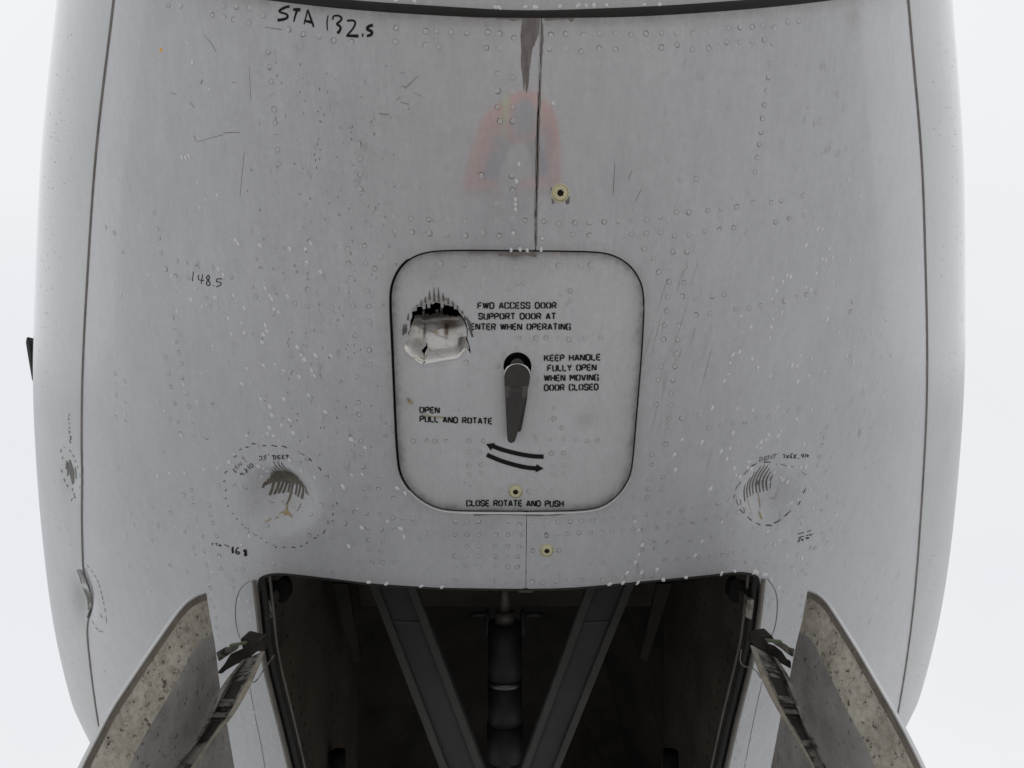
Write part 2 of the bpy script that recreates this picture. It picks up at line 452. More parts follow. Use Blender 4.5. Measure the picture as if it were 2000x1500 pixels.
WELL_L = [(500, 1133), (508, 1200), (514, 1262), (524, 1317), (549, 1420), (568, 1500), (610, 1680), (660, 1880)]
WELL_R = [(1489, 1131), (1481, 1200), (1473, 1262), (1457, 1330), (1437, 1410), (1418, 1495), (1375, 1680), (1320, 1880)]
WELL_T = [(515, 1122), (540, 1118), (573, 1121), (647, 1130), (720, 1139), (793, 1144), (867, 1149), (1000, 1150), (1110, 1148), (1183, 1142), (1293, 1131), (1403, 1120), (1440, 1116), (1470, 1119)]
WELL = resample(smooth(WELL_L[::-1] + WELL_T + WELL_R, 1, True), 9, True)
def seal_y(x):
    return 33 - 1.15e-4 * (np.asarray(x, float) - 1072) ** 2
lapL = np.array([(222, 0), (197, 250), (172, 500), (160, 750), (159, 950), (162, 1100), (168, 1215), (181, 1330), (197, 1440)])
lapR = np.array([(1775, 0), (1793, 250), (1808, 500), (1812, 750), (1801, 950), (1790, 1130), (1780, 1230), (1765, 1330), (1750, 1415)])
def lapfit(l):
    P = surf(l[:, 0], l[:, 1], 0, False)
    ph = np.arctan2(P[:, 0] - axis_x(P[:, 1]), zb(P[:, 1]) + RR(P[:, 1]) - P[:, 2])
    co = np.polyfit(P[:, 1], ph, 3); y0, y1 = P[:, 1].min() - .1, P[:, 1].max() + .05
    return lambda y: np.polyval(co, np.clip(y, y0, y1))
PHL, PHR = lapfit(lapL), lapfit(lapR)
def cyl(y, ph, off=0.0):
    r = RR(y)
    P = np.stack([axis_x(y) + (r + off) * np.sin(ph), np.asarray(y, float) + 0 * ph, zb(y) + r - (r + off) * np.cos(ph)], -1)
    return P
def proj(P):
    return np.stack([CX + F * P[..., 0] / P[..., 2], CY + F * P[..., 1] / P[..., 2]], -1)
ys = np.linspace(-1.6, 2.4, 220)
LAPL2 = proj(cyl(ys, PHL(ys) - .012)); LAPR2 = proj(cyl(ys, PHR(ys) + .012))

# belly skin: two panels either side of the keel seam
ytop = lambda p: p[:, 1] > seal_y(p[:, 0]) - 2
bl = LAPL2[(LAPL2[:, 1] > seal_y(LAPL2[:, 0])) & (LAPL2[:, 1] < 1990)]; br = LAPR2[(LAPR2[:, 1] > seal_y(LAPR2[:, 0])) & (LAPR2[:, 1] < 1990)]
tx = np.arange(bl[0, 0] + 12, br[0, 0] - 6, 12.0)
outer = np.vstack([bl[::-1], np.stack([tx, seal_y(tx) - 1], 1), br, [(1750, 2000), (1500, 2000), (1320, 2000), (1000, 2000), (660, 2000), (450, 2000), (250, 2000)]])
outer = resample(outer, 13, True)
seamT = [(1058.5, 20), (1056, 100), (1054, 150), (1052, 200), (1050, 260), (1049, 330), (1047, 400), (1046, 505)]
seamB = [(1028.5, 995), (1028, 1060), (1027.4, 1100), (1027, 1160)]
def seam_poly(c, wds):
    c = resample(c, 6); wv = np.interp(np.linspace(0, 1, len(c)), np.linspace(0, 1, len(wds)), wds) / 2
    wv = wv * (1 + rng.normal(0, .18, len(c)))
    L = c.copy(); L[:, 0] -= wv; Rr = c.copy(); Rr[:, 0] += wv
    return L, Rr
sTL, sTR = seam_poly(seamT, [1.6, 1.6, 1.5, 4.0, 3.2, 2.0, 1.8, 1.6]); sBL, sBR = seam_poly(seamB, [1.2, 1.2])
lefthalf = np.vstack([[(-400, -400), (1058, -400)], sTL, [(1012, 750)], sBL, [(1027, 2300), (-400, 2300)]])
righthalf = np.vstack([[(2400, -400), (1060, -400)], sTR, [(1012.2, 750)], sBR, [(1027.2, 2300), (2400, 2300)]])
def clip_panel(side):
    # outer boundary walked by hand: lap edge, seal edge, seam, hatch opening, seam, bay opening
    half = sTL if side < 0 else sTR
    halfB = sBL if side < 0 else sBR
    sx = side
    lap = (bl if side < 0 else br)
    tops = np.stack([tx, seal_y(tx) - 1], 1)
    tops = tops[(tops[:, 0] - 1058) * sx > 4]
    if side > 0: tops = tops[::-1]
    poly = [lap[::-1], tops]
    s1 = half[half[:, 1] > 33]; s1 = s1[~inside(s1, OPEN)]
    poly.append(np.vstack([[(s1[0, 0], 32.8)], s1]))
    op = OPEN[(OPEN[:, 0] - np.interp(OPEN[:, 1], [490, 1010], [1046, 1028])) * sx > 1.5]
    k = np.argsort(np.arctan2((op[:, 0] - np.interp(op[:, 1], [490, 1010], [1046, 1028])) * sx, -(op[:, 1] - 750)))
    poly.append(op[k])
    s2 = halfB[~inside(halfB, OPEN) & ~inside(halfB, WELL)]
    poly.append(s2)
    we = WELL[(WELL[:, 0] - 1027) * sx > 1.5]; we = we[we[:, 1] < 1880]
    k = np.argsort(np.arctan2((we[:, 0] - 1000) * sx, -(we[:, 1] - 1500)))
    poly.append(we[k])
    poly.append(np.array([(1000 + sx * 335, 1990), (1000 + sx * 500, 1990)]))
    p = np.vstack(poly)
    return resample_keep(p, 13)
def resample_keep(p, step):
    out = []
    for a, b in zip(p, np.roll(p, -1, 0)):
        d = np.linalg.norm(b - a)
        if d < .3: continue
        n = max(int(d // step), 1)
        out += [a + (b - a) * k / n for k in range(n)]
    return np.array(out)
def belly_dirt(q):
    d = np.zeros(len(q))
    dy = q[:, 1] - seal_y(q[:, 0])
    d += .55 * np.exp(-(dy / 16) ** 2) * (.4 + .6 * gau(q[:, 0], q[:, 1], 1000, 40, 620, 400)) + .22 * np.exp(-dy / 60)
    dd = dist_poly(q, OPEN); d += .28 * np.exp(-dd / 9)
    dw = dist_poly(q, WELL); d += .30 * np.exp(-dw / 14) * (q[:, 1] < 1180)
    d += .13 * gau(q[:, 0], q[:, 1], 720, 640, 260, 420) + .10 * gau(q[:, 0], q[:, 1], 1300, 700, 120, 330)
    d += .30 * gau(q[:, 0], q[:, 1], 1668, 35, 14, 22) + .15 * gau(q[:, 0], q[:, 1], 930, 1030, 60, 40)
    d += .12 * gau(q[:, 0], q[:, 1], 960, 250, 500, 180)
    return np.clip(d, 0, 1)
panels = []
for side in (-1, 1):
    pl = clip_panel(side)
    dn = [(548, 968, 130, 6.5), (175, 1170, 70, 4.5)] if side < 0 else [(1502, 968, 100, 6.5)]
    q, f = tri(pl, [], 15, dn)
    P = surf(q[:, 0], q[:, 1]); N = nrm(P)
    me = skin_mesh('belly_skin', q, f, P, N, .004, belly_dirt(q))
    panels.append(obj('belly_skin', me, air, 'paint'))
panels[0]['label'] = 'belly skin panel with large pen-circled dent and station marks'
panels[1]['label'] = 'belly skin panel with smaller pen-circled dent'
def panel_at(x, y):
    return panels[0] if x < np.interp(y, [0, 500, 1000, 1150], [1058, 1046, 1028, 1027]) else panels[1]

# splice strips behind the keel seam
for s_ in (seamT, seamB):
    c = resample(s_, 10); a = c.copy(); b = c.copy(); a[:, 0] -= 14; b[:, 0] += 14
    A, B = surf(a[:, 0], a[:, 1], -.005), surf(b[:, 0], b[:, 1], -.005)
    v = [p for x in zip(A, B) for p in x]
    obj('splice_strap', pymesh('splice_strap', v, [(2 * i, 2 * i + 1, 2 * i + 3, 2 * i + 2) for i in range(len(c) - 1)]), air, 'crack')

# radome and its black seal
rl = LAPL2[(LAPL2[:, 1] < seal_y(LAPL2[:, 0]) - 13) & (LAPL2[:, 1] > -800)]; rr_ = LAPR2[(LAPR2[:, 1] < seal_y(LAPR2[:, 0]) - 13) & (LAPR2[:, 1] > -800)]
tx2 = np.arange(rl[-1, 0] + 12, rr_[-1, 0] - 8, 14.0)
def rad_y(x):
    return seal_y(x) - 13 + 3.5 * gau(np.asarray(x, float), 0 * np.asarray(x, float), 1040, 0, 120, 1)
op = np.vstack([rl, np.stack([tx2, rad_y(tx2)], 1), rr_[::-1]])
q, f = tri(resample_keep(op, 16), [], 26)
P = surf(q[:, 0], q[:, 1]); obj('radome', skin_mesh('radome', q, f, P, nrm(P), .006, .25 * np.exp(-np.abs(q[:, 1] - rad_y(q[:, 0])) / 8)), air, 'side')
xs = np.arange(180, 1830, 9.0)
v = []; prof = [(-3, -.004), (-2.0, .0006), (1.5, .0018), (6, .0022), (11, .0018), (14.5, .0006), (16, -.004)]
for k, (du, o_) in enumerate(prof):
    yy = seal_y(xs) - 14 + du * 1.12 + (3.5 * gau(xs, 0 * xs, 1040, 0, 120, 1) if k < 3 else 0)
    v.append(surf(xs, yy, o_))
n = len(xs); vv = np.vstack(v)
obj('radome_seal', pymesh('radome_seal', vv, [(k * n + i, k * n + i + 1, (k + 1) * n + i + 1, (k + 1) * n + i) for k in range(len(prof) - 1) for i in range(n - 1)]), air, 'black_rubber')

# side skins above the lap joints, and the rest of the barrel
for side, PH in ((-1, PHL), (1, PHR)):
    yv = np.unique(np.r_[np.linspace(-1.45, .25, 150), np.linspace(.25, .95, 170), np.linspace(.95, 2.1, 50)])
    dph = np.r_[np.linspace(0, .30, 75), np.linspace(.30, .9, 30)[1:], np.linspace(.9, 2.55, 24)[1:]]
    Y, D = np.meshgrid(yv, dph, indexing='ij')
    ph = PH(Y) + side * D
    ph = np.clip(ph, -math.pi, math.pi)
    P0 = cyl(Y, ph)
    pr = proj(P0); vis = D < .6
    dep = np.where(vis, depth(pr[..., 0], pr[..., 1]), 0)
    P = cyl(Y, ph, 0) ; cn = np.stack([np.sin(ph), 0 * ph, -np.cos(ph)], -1)
    P = P + cn * (.0030 - dep)[..., None]
    a, b = P.shape[:2]
    F_ = [(i * b + j, i * b + j + 1, (i + 1) * b + j + 1, (i + 1) * b + j) for i in range(a - 1) for j in range(b - 1)]
    V = list(P.reshape(-1, 3)); i0 = len(V)
    E = P[:, 0] - cn[:, 0] * .0026
    V += list(P[:, 0]) + list(E)
    F_ += [(i0 + i, i0 + i + 1, i0 + a + i + 1, i0 + a + i) for i in range(a - 1)]
    me = pymesh('side_skin', V, F_)
    at_ = me.attributes.new('dirt', 'FLOAT', 'POINT')
    dd = np.zeros(len(V), np.float32); dd[:a * b] = (.25 * np.exp(-D / .004)).ravel(); at_.data.foreach_set('value', dd)
    so_ = obj('side_skin', me, air, 'side')
    if side < 0: so_['label'] = 'side skin above the lap joint with a creased dent'
    sides = globals().setdefault('SIDES', []); sides.append(so_)
    # bead of old sealant along the lap
    n = len(yv); wd = .0048
    phs = [PH(yv) - side * (wd / 1.76), PH(yv) - side * (wd * .5 / 1.76), PH(yv) + side * .0004]
    rows = []
    for k, p_ in enumerate(phs):
        pp = cyl(yv, p_); pj = proj(pp); nn = np.stack([np.sin(p_), 0 * p_, -np.cos(p_)], -1)
        rows.append(pp + nn * ((.0004, .0016, .0022)[k] - depth(pj[:, 0], pj[:, 1]))[:, None])
    vv = np.vstack(rows)
    obj('lap_joint_sealant', pymesh('lap_joint_sealant', vv, [(k * n + i, k * n + i + 1, (k + 1) * n + i + 1, (k + 1) * n + i) for k in range(2) for i in range(n - 1)]), air, 'sealant')
for nm, ya, yb_ in (('nose_cap', -2.735, -1.30), ('aft_barrel', 2.06, 8.0)):
    yv = np.linspace(ya, yb_, 30); pv = np.linspace(-math.pi, math.pi, 97)
    Y, ph = np.meshgrid(yv, pv, indexing='ij'); P = cyl(Y, ph, -.002); b = 97
    me = pymesh(nm, P.reshape(-1, 3), [(i * b + j, i * b + j + 1, (i + 1) * b + j + 1, (i + 1) * b + j) for i in range(29) for j in range(96)])
    me.attributes.new('dirt', 'FLOAT', 'POINT')
    obj(nm, me, air, 'side')

# ------------------------------------------------------------------ access hatch
hs, hx, hy = 8.333, 780, 550
HOLE = Z(hx, hy, hs, [(80, 1040), (150, 915), (118, 868), (150, 790), (160, 650), (190, 590), (190, 492), (268, 484), (275, 416), (362, 412), (370, 456), (412, 452), (418, 362),
        (442, 366), (448, 440), (490, 438), (498, 352), (520, 374), (555, 370), (562, 346), (600, 342), (640, 357), (662, 346), (668, 435), (710, 435), (718, 357), (740, 390), (805, 390),
        (812, 406), (880, 406), (886, 456), (950, 460), (958, 490), (1000, 540), (1040, 600), (1088, 690), (1106, 770), (1108, 850), (1100, 930), (1148, 1080), (1162, 1190), (1090, 1080), (955, 1225), (700, 1268), (440, 1330), (395, 1372), (378, 1330), (240, 1262), (82, 1075)])
HOLE = np.array(HOLE)
cupc, cupr = (1010.6, 715.5), 27.0
CUP = np.array([(cupc[0] + cupr * math.cos(t), cupc[1] + cupr * math.sin(t)) for t in np.linspace(0, 2 * math.pi, 40, endpoint=False)])
q, f = tri(DOOR, [resample_keep(HOLE, 4), CUP], 12, [(855, 650, 90, 5)])
def hatch_dent(px, py):
    px = np.asarray(px, float); py = np.asarray(py, float)
    return .010 * gau(px, py, 852, 655, 78, 72, 0, 3)
def hsurf(px, py, off=0.0):
    P = surf(px, py); n = nrm(P)
    return P + n * (np.asarray(off) - hatch_dent(np.atleast_1d(px), np.atleast_1d(py)))[:, None] if np.ndim(off) else P + n * (off - hatch_dent(np.atleast_1d(px), np.atleast_1d(py)))[:, None]
dr = .75 * np.exp(-dist_poly(q, DOOR) / 7) + .26 * np.exp(-dist_poly(q, DOOR) / 40) + .35 * gau(q[:, 0], q[:, 1], 1000, 500, 26, 8) + .3 * gau(q[:, 0], q[:, 1], 800, 780, 6, 8)
dr += .25 * gau(q[:, 0], q[:, 1], 1145, 820, 18, 14) + .18 * gau(q[:, 0], q[:, 1], 840, 530, 60, 30)
P = hsurf(q[:, 0], q[:, 1], -.0006)
hatch = obj('access_door', skin_mesh('access_door', q, f, P, nrm(P), .006, np.clip(dr, 0, 1)), air, 'door_paint')
hatch['label'] = 'stencilled access hatch with a torn hole and a grey turn handle'
# light lower lip of the opening
lip = np.array([p for p in OPEN if p[1] > 930]); lip = lip[np.argsort(lip[:, 0])]
obj('opening_lip', ribbon_mesh('opening_lip', [(lip + [0, 1.5], [1.2, 2.8, 3.6, 3.6, 2.4, 1.0])], .0006), air, 'gd_out')
# frame behind the hatch gap
fr_o, fr_i = grow(DOOR, 8), grow(DOOR, -16)
A, B = surf(fr_o[:, 0], fr_o[:, 1], -.012), surf(fr_i[:, 0], fr_i[:, 1], -.012); n = len(A)
obj('hatch_frame', pymesh('hatch_frame', np.vstack([A, B]), [(i, (i + 1) % n, n + (i + 1) % n, n + i) for i in range(n)]), air, 'black_rubber')

# closed near-black box added behind the hatch so the hole stays dark
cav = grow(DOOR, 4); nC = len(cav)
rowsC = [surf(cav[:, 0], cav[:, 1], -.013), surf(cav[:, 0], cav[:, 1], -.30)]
obj('dark_backing_box', pymesh('dark_backing_box', np.vstack(rowsC), [(i, (i + 1) % nC, nC + (i + 1) % nC, nC + i) for i in range(nC)] + [tuple(nC + i for i in range(nC))], False), air, 'well_dark')
# torn, pushed-in skin
flap = np.array(Z(hx, hy, hs, [(85, 1050), (110, 985), (150, 920), (165, 830), (200, 700), (235, 620), (255, 552), (320, 535), (350, 552), (372, 540), (378, 470), (408, 470), (412, 548), (440, 520), (480, 520),
        (492, 555), (520, 530), (560, 512), (590, 520), (592, 455), (632, 455), (640, 515), (662, 520), (668, 440), (700, 440), (705, 525), (760, 555), (782, 520), (800, 555), (845, 575), (862, 540), (880, 575), (915, 560), (930, 580),
        (960, 545), (1020, 590), (1060, 660), (1095, 760), (1098, 860), (1085, 940), (1120, 1010), (1140, 1090), (1085, 1100), (1010, 1160), (955, 1228), (700, 1272), (440, 1334), (412, 1300), (405, 1240), (420, 1150), (465, 1070), (455, 1010),
        (430, 990), (440, 1040), (360, 1120), (395, 1180), (408, 1290), (380, 1334), (240, 1266), (80, 1072)]))
_r = random.Random(3)
CREASE = [(_r.uniform(150, 1050), _r.uniform(560, 1250), _r.uniform(60, 260), _r.uniform(14, 50), _r.uniform(-.006, .006), _r.uniform(-.5, .5)) for _ in range(34)]
def flap_depth(x, y):
    u = (np.asarray(x) - hx) * hs; v = (np.asarray(y) - hy) * hs
    low = np.interp(u, [80, 400, 950, 1160], [1060, 1330, 1225, 1100])
    t = (low - v)
    d = np.interp(t, [-60, 0, 40, 180, 230, 480, 700, 800], [.010, .010, .012, .040, .043, .052, .075, .095])
    for (cu, cv, ru, rv_, am, ro) in CREASE:
        c_, s_ = math.cos(ro), math.sin(ro); uu = (u - cu) * c_ + (v - cv) * s_; vv = -(u - cu) * s_ + (v - cv) * c_
        d += am * np.exp(-(uu / ru) ** 2 - np.abs(vv) / rv_)
    d += .02 * np.exp(-((u - 1060) / 60) ** 2) * (v > 900) - .012 * np.exp(-((u - 150) / 90) ** 2)
    d += .016 * np.exp(-((u - 300) / 110) ** 2 - ((v - 1020) / 90) ** 2)
    return d
q, f = tri(resample_keep(flap, 3), [], 2.6)
Pz = surf(q[:, 0], q[:, 1]); Pf = Pz * (1 + flap_depth(q[:, 0], q[:, 1]) / Pz[:, 2])[:, None]
fu, fv = (q[:, 0] - hx) * hs, (q[:, 1] - hy) * hs
fd = np.clip((760 - fv) / 330, 0, 1) * .75 + .7 * gau(fu, fv, 800, 690, 150, 130) + .3 * gau(fu, fv, 330, 1020, 90, 50) + .25 * gau(fu, fv, 700, 1120, 260, 40) + .8 * gau(fu, fv, 412, 820, 26, 120, .08, 3) + .7 * gau(fu, fv, 765, 800, 38, 120, 0, 3) + .6 * gau(fu, fv, 985, 980, 26, 130, .3)
obj('torn_flap', skin_mesh('torn_flap', q, f, Pf, nrm(Pz), .002, np.clip(fd, 0, .95)), hatch, 'torn')
# rolled lip at the bottom of the tear
rl_ = Z(hx, hy, hs, [(400, 1345), (440, 1322), (560, 1296), (700, 1262), (840, 1240), (950, 1220), (1010, 1160), (1070, 1090)])
pp = resample(rl_, 3); PL = lift(pp[:, 0], pp[:, 1], -.006)
obj('rolled_lip', tube('rolled_lip', PL, list(np.interp(np.linspace(0, 1, len(PL)), [0, .3, .8, 1], [.0015, .0032, .004, .0015])), 10), hatch, 'torn')
rl_ = Z(hx, hy, hs, [(80, 1060), (120, 1120), (240, 1235), (300, 1290), (385, 1335)])
pp = resample(rl_, 3); PL = lift(pp[:, 0], pp[:, 1], -.005)
obj('rolled_lip', tube('rolled_lip', PL, .0022, 8), hatch, 'torn')
# comb of bare metal above the tear
band = Z(hx, hy, hs, [(190, 500), (215, 440), (270, 400), (330, 345), (400, 290), (470, 255), (540, 235), (620, 232), (700, 250), (780, 290), (860, 340), (930, 400), (985, 470), (1040, 560), (1085, 650), (1040, 600), (958, 492), (950, 458), (886, 452), (880, 402), (812, 402), (805, 386), (740, 386), (716, 352),
        (708, 430), (670, 430), (662, 342), (640, 352), (600, 338), (562, 342), (555, 366), (520, 370), (496, 348), (488, 434), (450, 436), (442, 362), (416, 358), (410, 448), (372, 452), (362, 408), (272, 412), (266, 480)])
q, f = tri(np.array(resample_keep(np.array(band), 3)), [], 4)
obj('bare_edge', pymesh('bare_edge', hsurf(q[:, 0], q[:, 1], .0003), f), hatch, 'bare')
sp = [((350, 300), (352, 400)), ((420, 240), (418, 350)), ((488, 150), (490, 300)), ((560, 95), (566, 330)), ((632, 98), (640, 340)), ((708, 180), (716, 330)), ((790, 255), (792, 370)), ((866, 320), (870, 395)), ((940, 390), (944, 450)), ((1020, 470), (1024, 530)), ((280, 380), (282, 405)), ((140, 520), (130, 640)),
      ((65, 700), (55, 880)), ((100, 690), (95, 850)), ((1100, 590), (1130, 720)), ((1140, 640), (1170, 860)), ((1120, 700), (1190, 910)), ((1060, 560), (1075, 640))]
for i, p in enumerate(sp):
    obj('tine_score', ribbon_mesh('tine_score', [(Z(hx, hy, hs, p), ([.8, 3.2, 4.2] if i < 12 else [1.5, 4.5, 4.0]))], .0007, hsurf, 2), hatch, 'gouge')
st = [(Z(hx, hy, hs, [(410, 720), (425, 800), (395, 880), (390, 960)]), [3, 6, 5, 3]), (Z(hx, hy, hs, [(780, 680), (770, 800), (755, 900)]), [5, 6, 3]), (Z(hx, hy, hs, [(560, 1015), (700, 1030), (930, 1030)]), [2, 3, 1.5]),
      (Z(hx, hy, hs, [(250, 1130), (255, 1230)]), [2, 4]), (Z(hx, hy, hs, [(990, 880), (1000, 960), (930, 1080), (940, 1190)]), [3, 4, 5, 3]), (Z(hx, hy, hs, [(600, 905), (680, 905)]), [2, 2.5])]
def fsurf(px, py, off=0.0):
    Pq = surf(px, py); return Pq * (1 + (flap_depth(px, py) - .0008 - off) / Pq[:, 2])[:, None]
for r_ in [([(796, 778), (800, 784), (806, 789)], [3, 6, 3]), ([(820, 806), (835, 811), (848, 814), (866, 815)], [1, 2, 1.5, 4])]:
    obj('residue_stain', ribbon_mesh('residue_stain', [r_], .0004), hatch, 'residue')

# ------------------------------------------------------------------ handle
cup_v, cup_f = [], []
ang = np.linspace(0, 2 * math.pi, 40, endpoint=False)
for k, (r_, o_) in enumerate([(27.4, .0002), (26, -.002), (25.4, -.022), (10, -.024), (.5, -.024)]):
    cup_v += list(lift(cupc[0] + r_ * np.cos(ang), cupc[1] + r_ * np.sin(ang), o_))
cup_f = [(k * 40 + i, k * 40 + (i + 1) % 40, (k + 1) * 40 + (i + 1) % 40, (k + 1) * 40 + i) for k in range(4) for i in range(40)]
obj('handle_cup', pymesh('handle_cup', cup_v, cup_f), hatch, 'cup')
hub_v = []
for r_, o_ in [(13, -.024), (13, .004), (11.5, .006), (.5, .006)]:
    hub_v += list(lift(1010 + r_ * np.cos(ang), 713 + r_ * np.sin(ang), o_))
obj('handle_hub', pymesh('handle_hub', hub_v, [(k * 40 + i, k * 40 + (i + 1) % 40, (k + 1) * 40 + (i + 1) % 40, (k + 1) * 40 + i) for k in range(3) for i in range(40)]), hatch, 'handle_dark')
hz = lambda pts: np.array(Z(940, 670, 5.556, pts))
def raised(name, outline, o0, o1, parent, mt, bev=.0012, seg=2):
    p = resample_keep(np.asarray(outline, float), 6); n_ = len(p)
    A, B = lift(p[:, 0], p[:, 1], o1), lift(p[:, 0], p[:, 1], o0)
    me = pymesh(name, np.vstack([A, B]), [tuple(range(n_))] + [tuple(range(2 * n_ - 1, n_ - 1, -1))] + [(i, (i + 1) % n_, n_ + (i + 1) % n_, n_ + i) for i in range(n_)], False)
    if bev: bevelled(me, bev, seg)
    return obj(name, me, parent, mt)
arc = [(390 - 140 * math.cos(t), 365 - 137 * math.sin(t)) for t in np.linspace(0, math.pi, 15)]
lever = hz(arc + [(520, 440), (497, 540), (470, 670), (425, 850), (395, 970), (375, 1045), (362, 1072), (345, 1087), (325, 1090), (305, 1085), (290, 1068), (283, 1040), (275, 900), (262, 620), (252, 450)])
raised('handle_lever', lever, .012, .022, hatch, 'handle', .002, 3)
raised('handle_lever', hz([(400, 560), (505, 510), (495, 620), (470, 760), (445, 900), (435, 945), (420, 968), (395, 970), (380, 900)]), .001, .0105, hatch, 'handle_dark')
raised('handle_collar', hz([(248, 365)] + arc[1:-1] + [(532, 365), (528, 300), (500, 255), (452, 230), (390, 221), (328, 230), (280, 255), (252, 300)]), .0212, .0226, hatch, 'gd_out', 0)
raised('handle_band', hz([(256, 470), (514, 470), (487, 585), (470, 600), (262, 592)]), .0216, .0224, hatch, 'handle_band', .0003, 1)
btn = hz([(318, 474), (432, 474), (445, 488), (440, 632), (300, 630), (303, 490)])
raised('push_button', btn, .0222, .0238, hatch, 'handle_dark', .0006, 2)

# ------------------------------------------------------------------ stencil lettering
GL = {
 'A': (.62, [[(0, 0), (.27, 1)], [(.35, 1), (.62, 0)], [(.19, .28), (.43, .28)]]),
 'C': (.6, [[(.6, .70), (.6, .86), (.5, 1), (.37, 1)], [(.25, 1), (.12, 1), (0, .86), (0, .14), (.12, 0), (.25, 0)], [(.37, 0), (.5, 0), (.6, .14), (.6, .3)]]),
 'D': (.62, [[(0, 0), (0, 1)], [(.06, 1), (.42, 1), (.62, .80), (.62, .20), (.42, 0), (.06, 0)]]),
 'E': (.55, [[(0, 0), (0, 1)], [(.15, 1), (.55, 1)], [(.15, .5), (.48, .5)], [(.15, 0), (.55, 0)]]),
 'F': (.55, [[(0, 0), (0, 1)], [(.15, 1), (.55, 1)], [(.15, .5), (.48, .5)]]),
 'G': (.62, [[(.6, .72), (.6, .86), (.5, 1), (.37, 1)], [(.25, 1), (.12, 1), (0, .86), (0, .14), (.12, 0), (.25, 0)], [(.37, 0), (.6, 0), (.6, .45), (.36, .45)]]),
 'H': (.6, [[(0, 0), (0, 1)], [(.15, .5), (.45, .5)], [(.6, 0), (.6, 1)]]),
 'I': (.1, [[(.05, 0), (.05, 1)]]),
 'K': (.62, [[(0, 0), (0, 1)], [(.15, .42), (.58, 1)], [(.30, .55), (.62, 0)]]),
 'L': (.52, [[(0, 0), (0, 1)], [(.15, 0), (.52, 0)]]),
 'M': (.78, [[(0, 0), (0, 1)], [(.12, 1), (.39, .30), (.66, 1)], [(.78, 1), (.78, 0)]]),
 'N': (.64, [[(0, 0), (0, 1)], [(.12, 1), (.52, 0)], [(.64, 0), (.64, 1)]]),
 'O': (.62, [[(.24, 1), (.16, .97), (0, .78), (0, .22), (.16, .03), (.24, 0)], [(.38, 1), (.46, .97), (.62, .78), (.62, .22), (.46, .03), (.38, 0)]]),
 'P': (.58, [[(0, 0), (0, 1)], [(.15, 1), (.45, 1), (.58, .87), (.58, .6), (.45, .47), (.15, .47)]]),
 'R': (.62, [[(0, 0), (0, 1)], [(.15, 1), (.45, 1), (.6, .87), (.6, .6), (.45, .47), (.15, .47)], [(.36, .40), (.62, 0)]]),
 'S': (.58, [[(.58, .74), (.58, .88), (.46, 1), (.12, 1), (0, .88), (0, .66), (.10, .55), (.24, .53)], [(.34, .49), (.47, .46), (.58, .36), (.58, .12), (.46, 0), (.12, 0), (0, .12), (0, .26)]]),
 'T': (.6, [[(0, 1), (.6, 1)], [(.3, .84), (.3, 0)]]),
 'U': (.6, [[(0, 1), (0, .14), (.12, 0), (.25, 0)], [(.36, 0), (.48, 0), (.6, .14), (.6, 1)]]),
 'V': (.62, [[(0, 1), (.26, 0)], [(.36, 0), (.62, 1)]]),
 'W': (.82, [[(0, 1), (.17, 0)], [(.26, .06), (.38, .94)], [(.46, .94), (.58, .06)], [(.66, 0), (.82, 1)]]),
 'Y': (.6, [[(0, 1), (.26, .5)], [(.6, 1), (.34, .5)], [(.3, .42), (.3, 0)]]),
}
def stencil(text, x0, x1, yl, yr, h, skip=0, wd=2.9):
    """letters between x0 and x1 on a baseline from yl to yr, cap height h"""
    adv, x = [], 0.0
    for ch in text:
        adv.append(x); x += (GL[ch][0] + .27) if ch != ' ' else .62
    tot = x - .27
    k = (x1 - x0) / tot; sl_ = (yr - yl) / (x1 - x0)
    out = []
    for i, ch in enumerate(text):
        if ch == ' ' or i < skip: continue
        for s_ in GL[ch][1]:
            out.append(([(x0 + (adv[i] + a) * k, yl + sl_ * (adv[i] + a) * k - wd / 2 - b * (h - wd)) for a, b in s_], wd))
    return out
LINES = [('FWD ACCESS DOOR', 933.5, 1086, 604, 603.5, 14), ('SUPPORT DOOR AT', 935, 1085, 625, 624.5, 14), ('ENTER WHEN OPERATING', 919.5, 1114, 645.5, 645, 14),
         ('KEEP HANDLE', 1063.5, 1172, 706.5, 704.5, 14), ('FULLY OPEN', 1070, 1164, 726, 724.5, 14), ('WHEN MOVING', 1063.5, 1168.5, 745.5, 744, 14), ('DOOR CLOSED', 1063.5, 1168, 764.5, 762.5, 14),
         ('OPEN', 820.5, 858, 806.5, 807.5, 13.5), ('PULL AND ROTATE', 821, 960.5, 824, 829.5, 13.5), ('CLOSE ROTATE AND PUSH', 911.5, 1100, 990.5, 991, 13.5)]
for L in LINES:
    obj('stencil_lettering', ribbon_mesh('stencil_lettering', stencil(*L), .0002, hsurf, 1.5), hatch, 'stencil')
# the cut-off letter before ENTER
obj('stencil_lettering', ribbon_mesh('stencil_lettering', [([(914, 644.5), (916.5, 642)], 1.6)], .0003, hsurf, 1), hatch, 'stencil')
for pts, head in ((hz([(678, 1237), (560, 1234), (430, 1213), (300, 1182), (200, 1152), (125, 1120)]), hz([(150, 1087), (105, 1170), (50, 1097)])),
                  (hz([(60, 1214), (130, 1248), (250, 1296), (420, 1343), (520, 1360), (595, 1365)]), hz([(600, 1318), (678, 1366), (588, 1410)]))):
    p = resample(smooth(pts, 2), 3)
    me = ribbon_mesh('direction_arrow', [(p, 8.6)], .0003, hsurf, 3)
    bm = bmesh.new(); bm.from_mesh(me)
    bm.faces.new([bm.verts.new(x) for x in hsurf(head[:, 0], head[:, 1], .0004)]); bm.to_mesh(me); bm.free()
    obj('direction_arrow', me, hatch, 'ink')
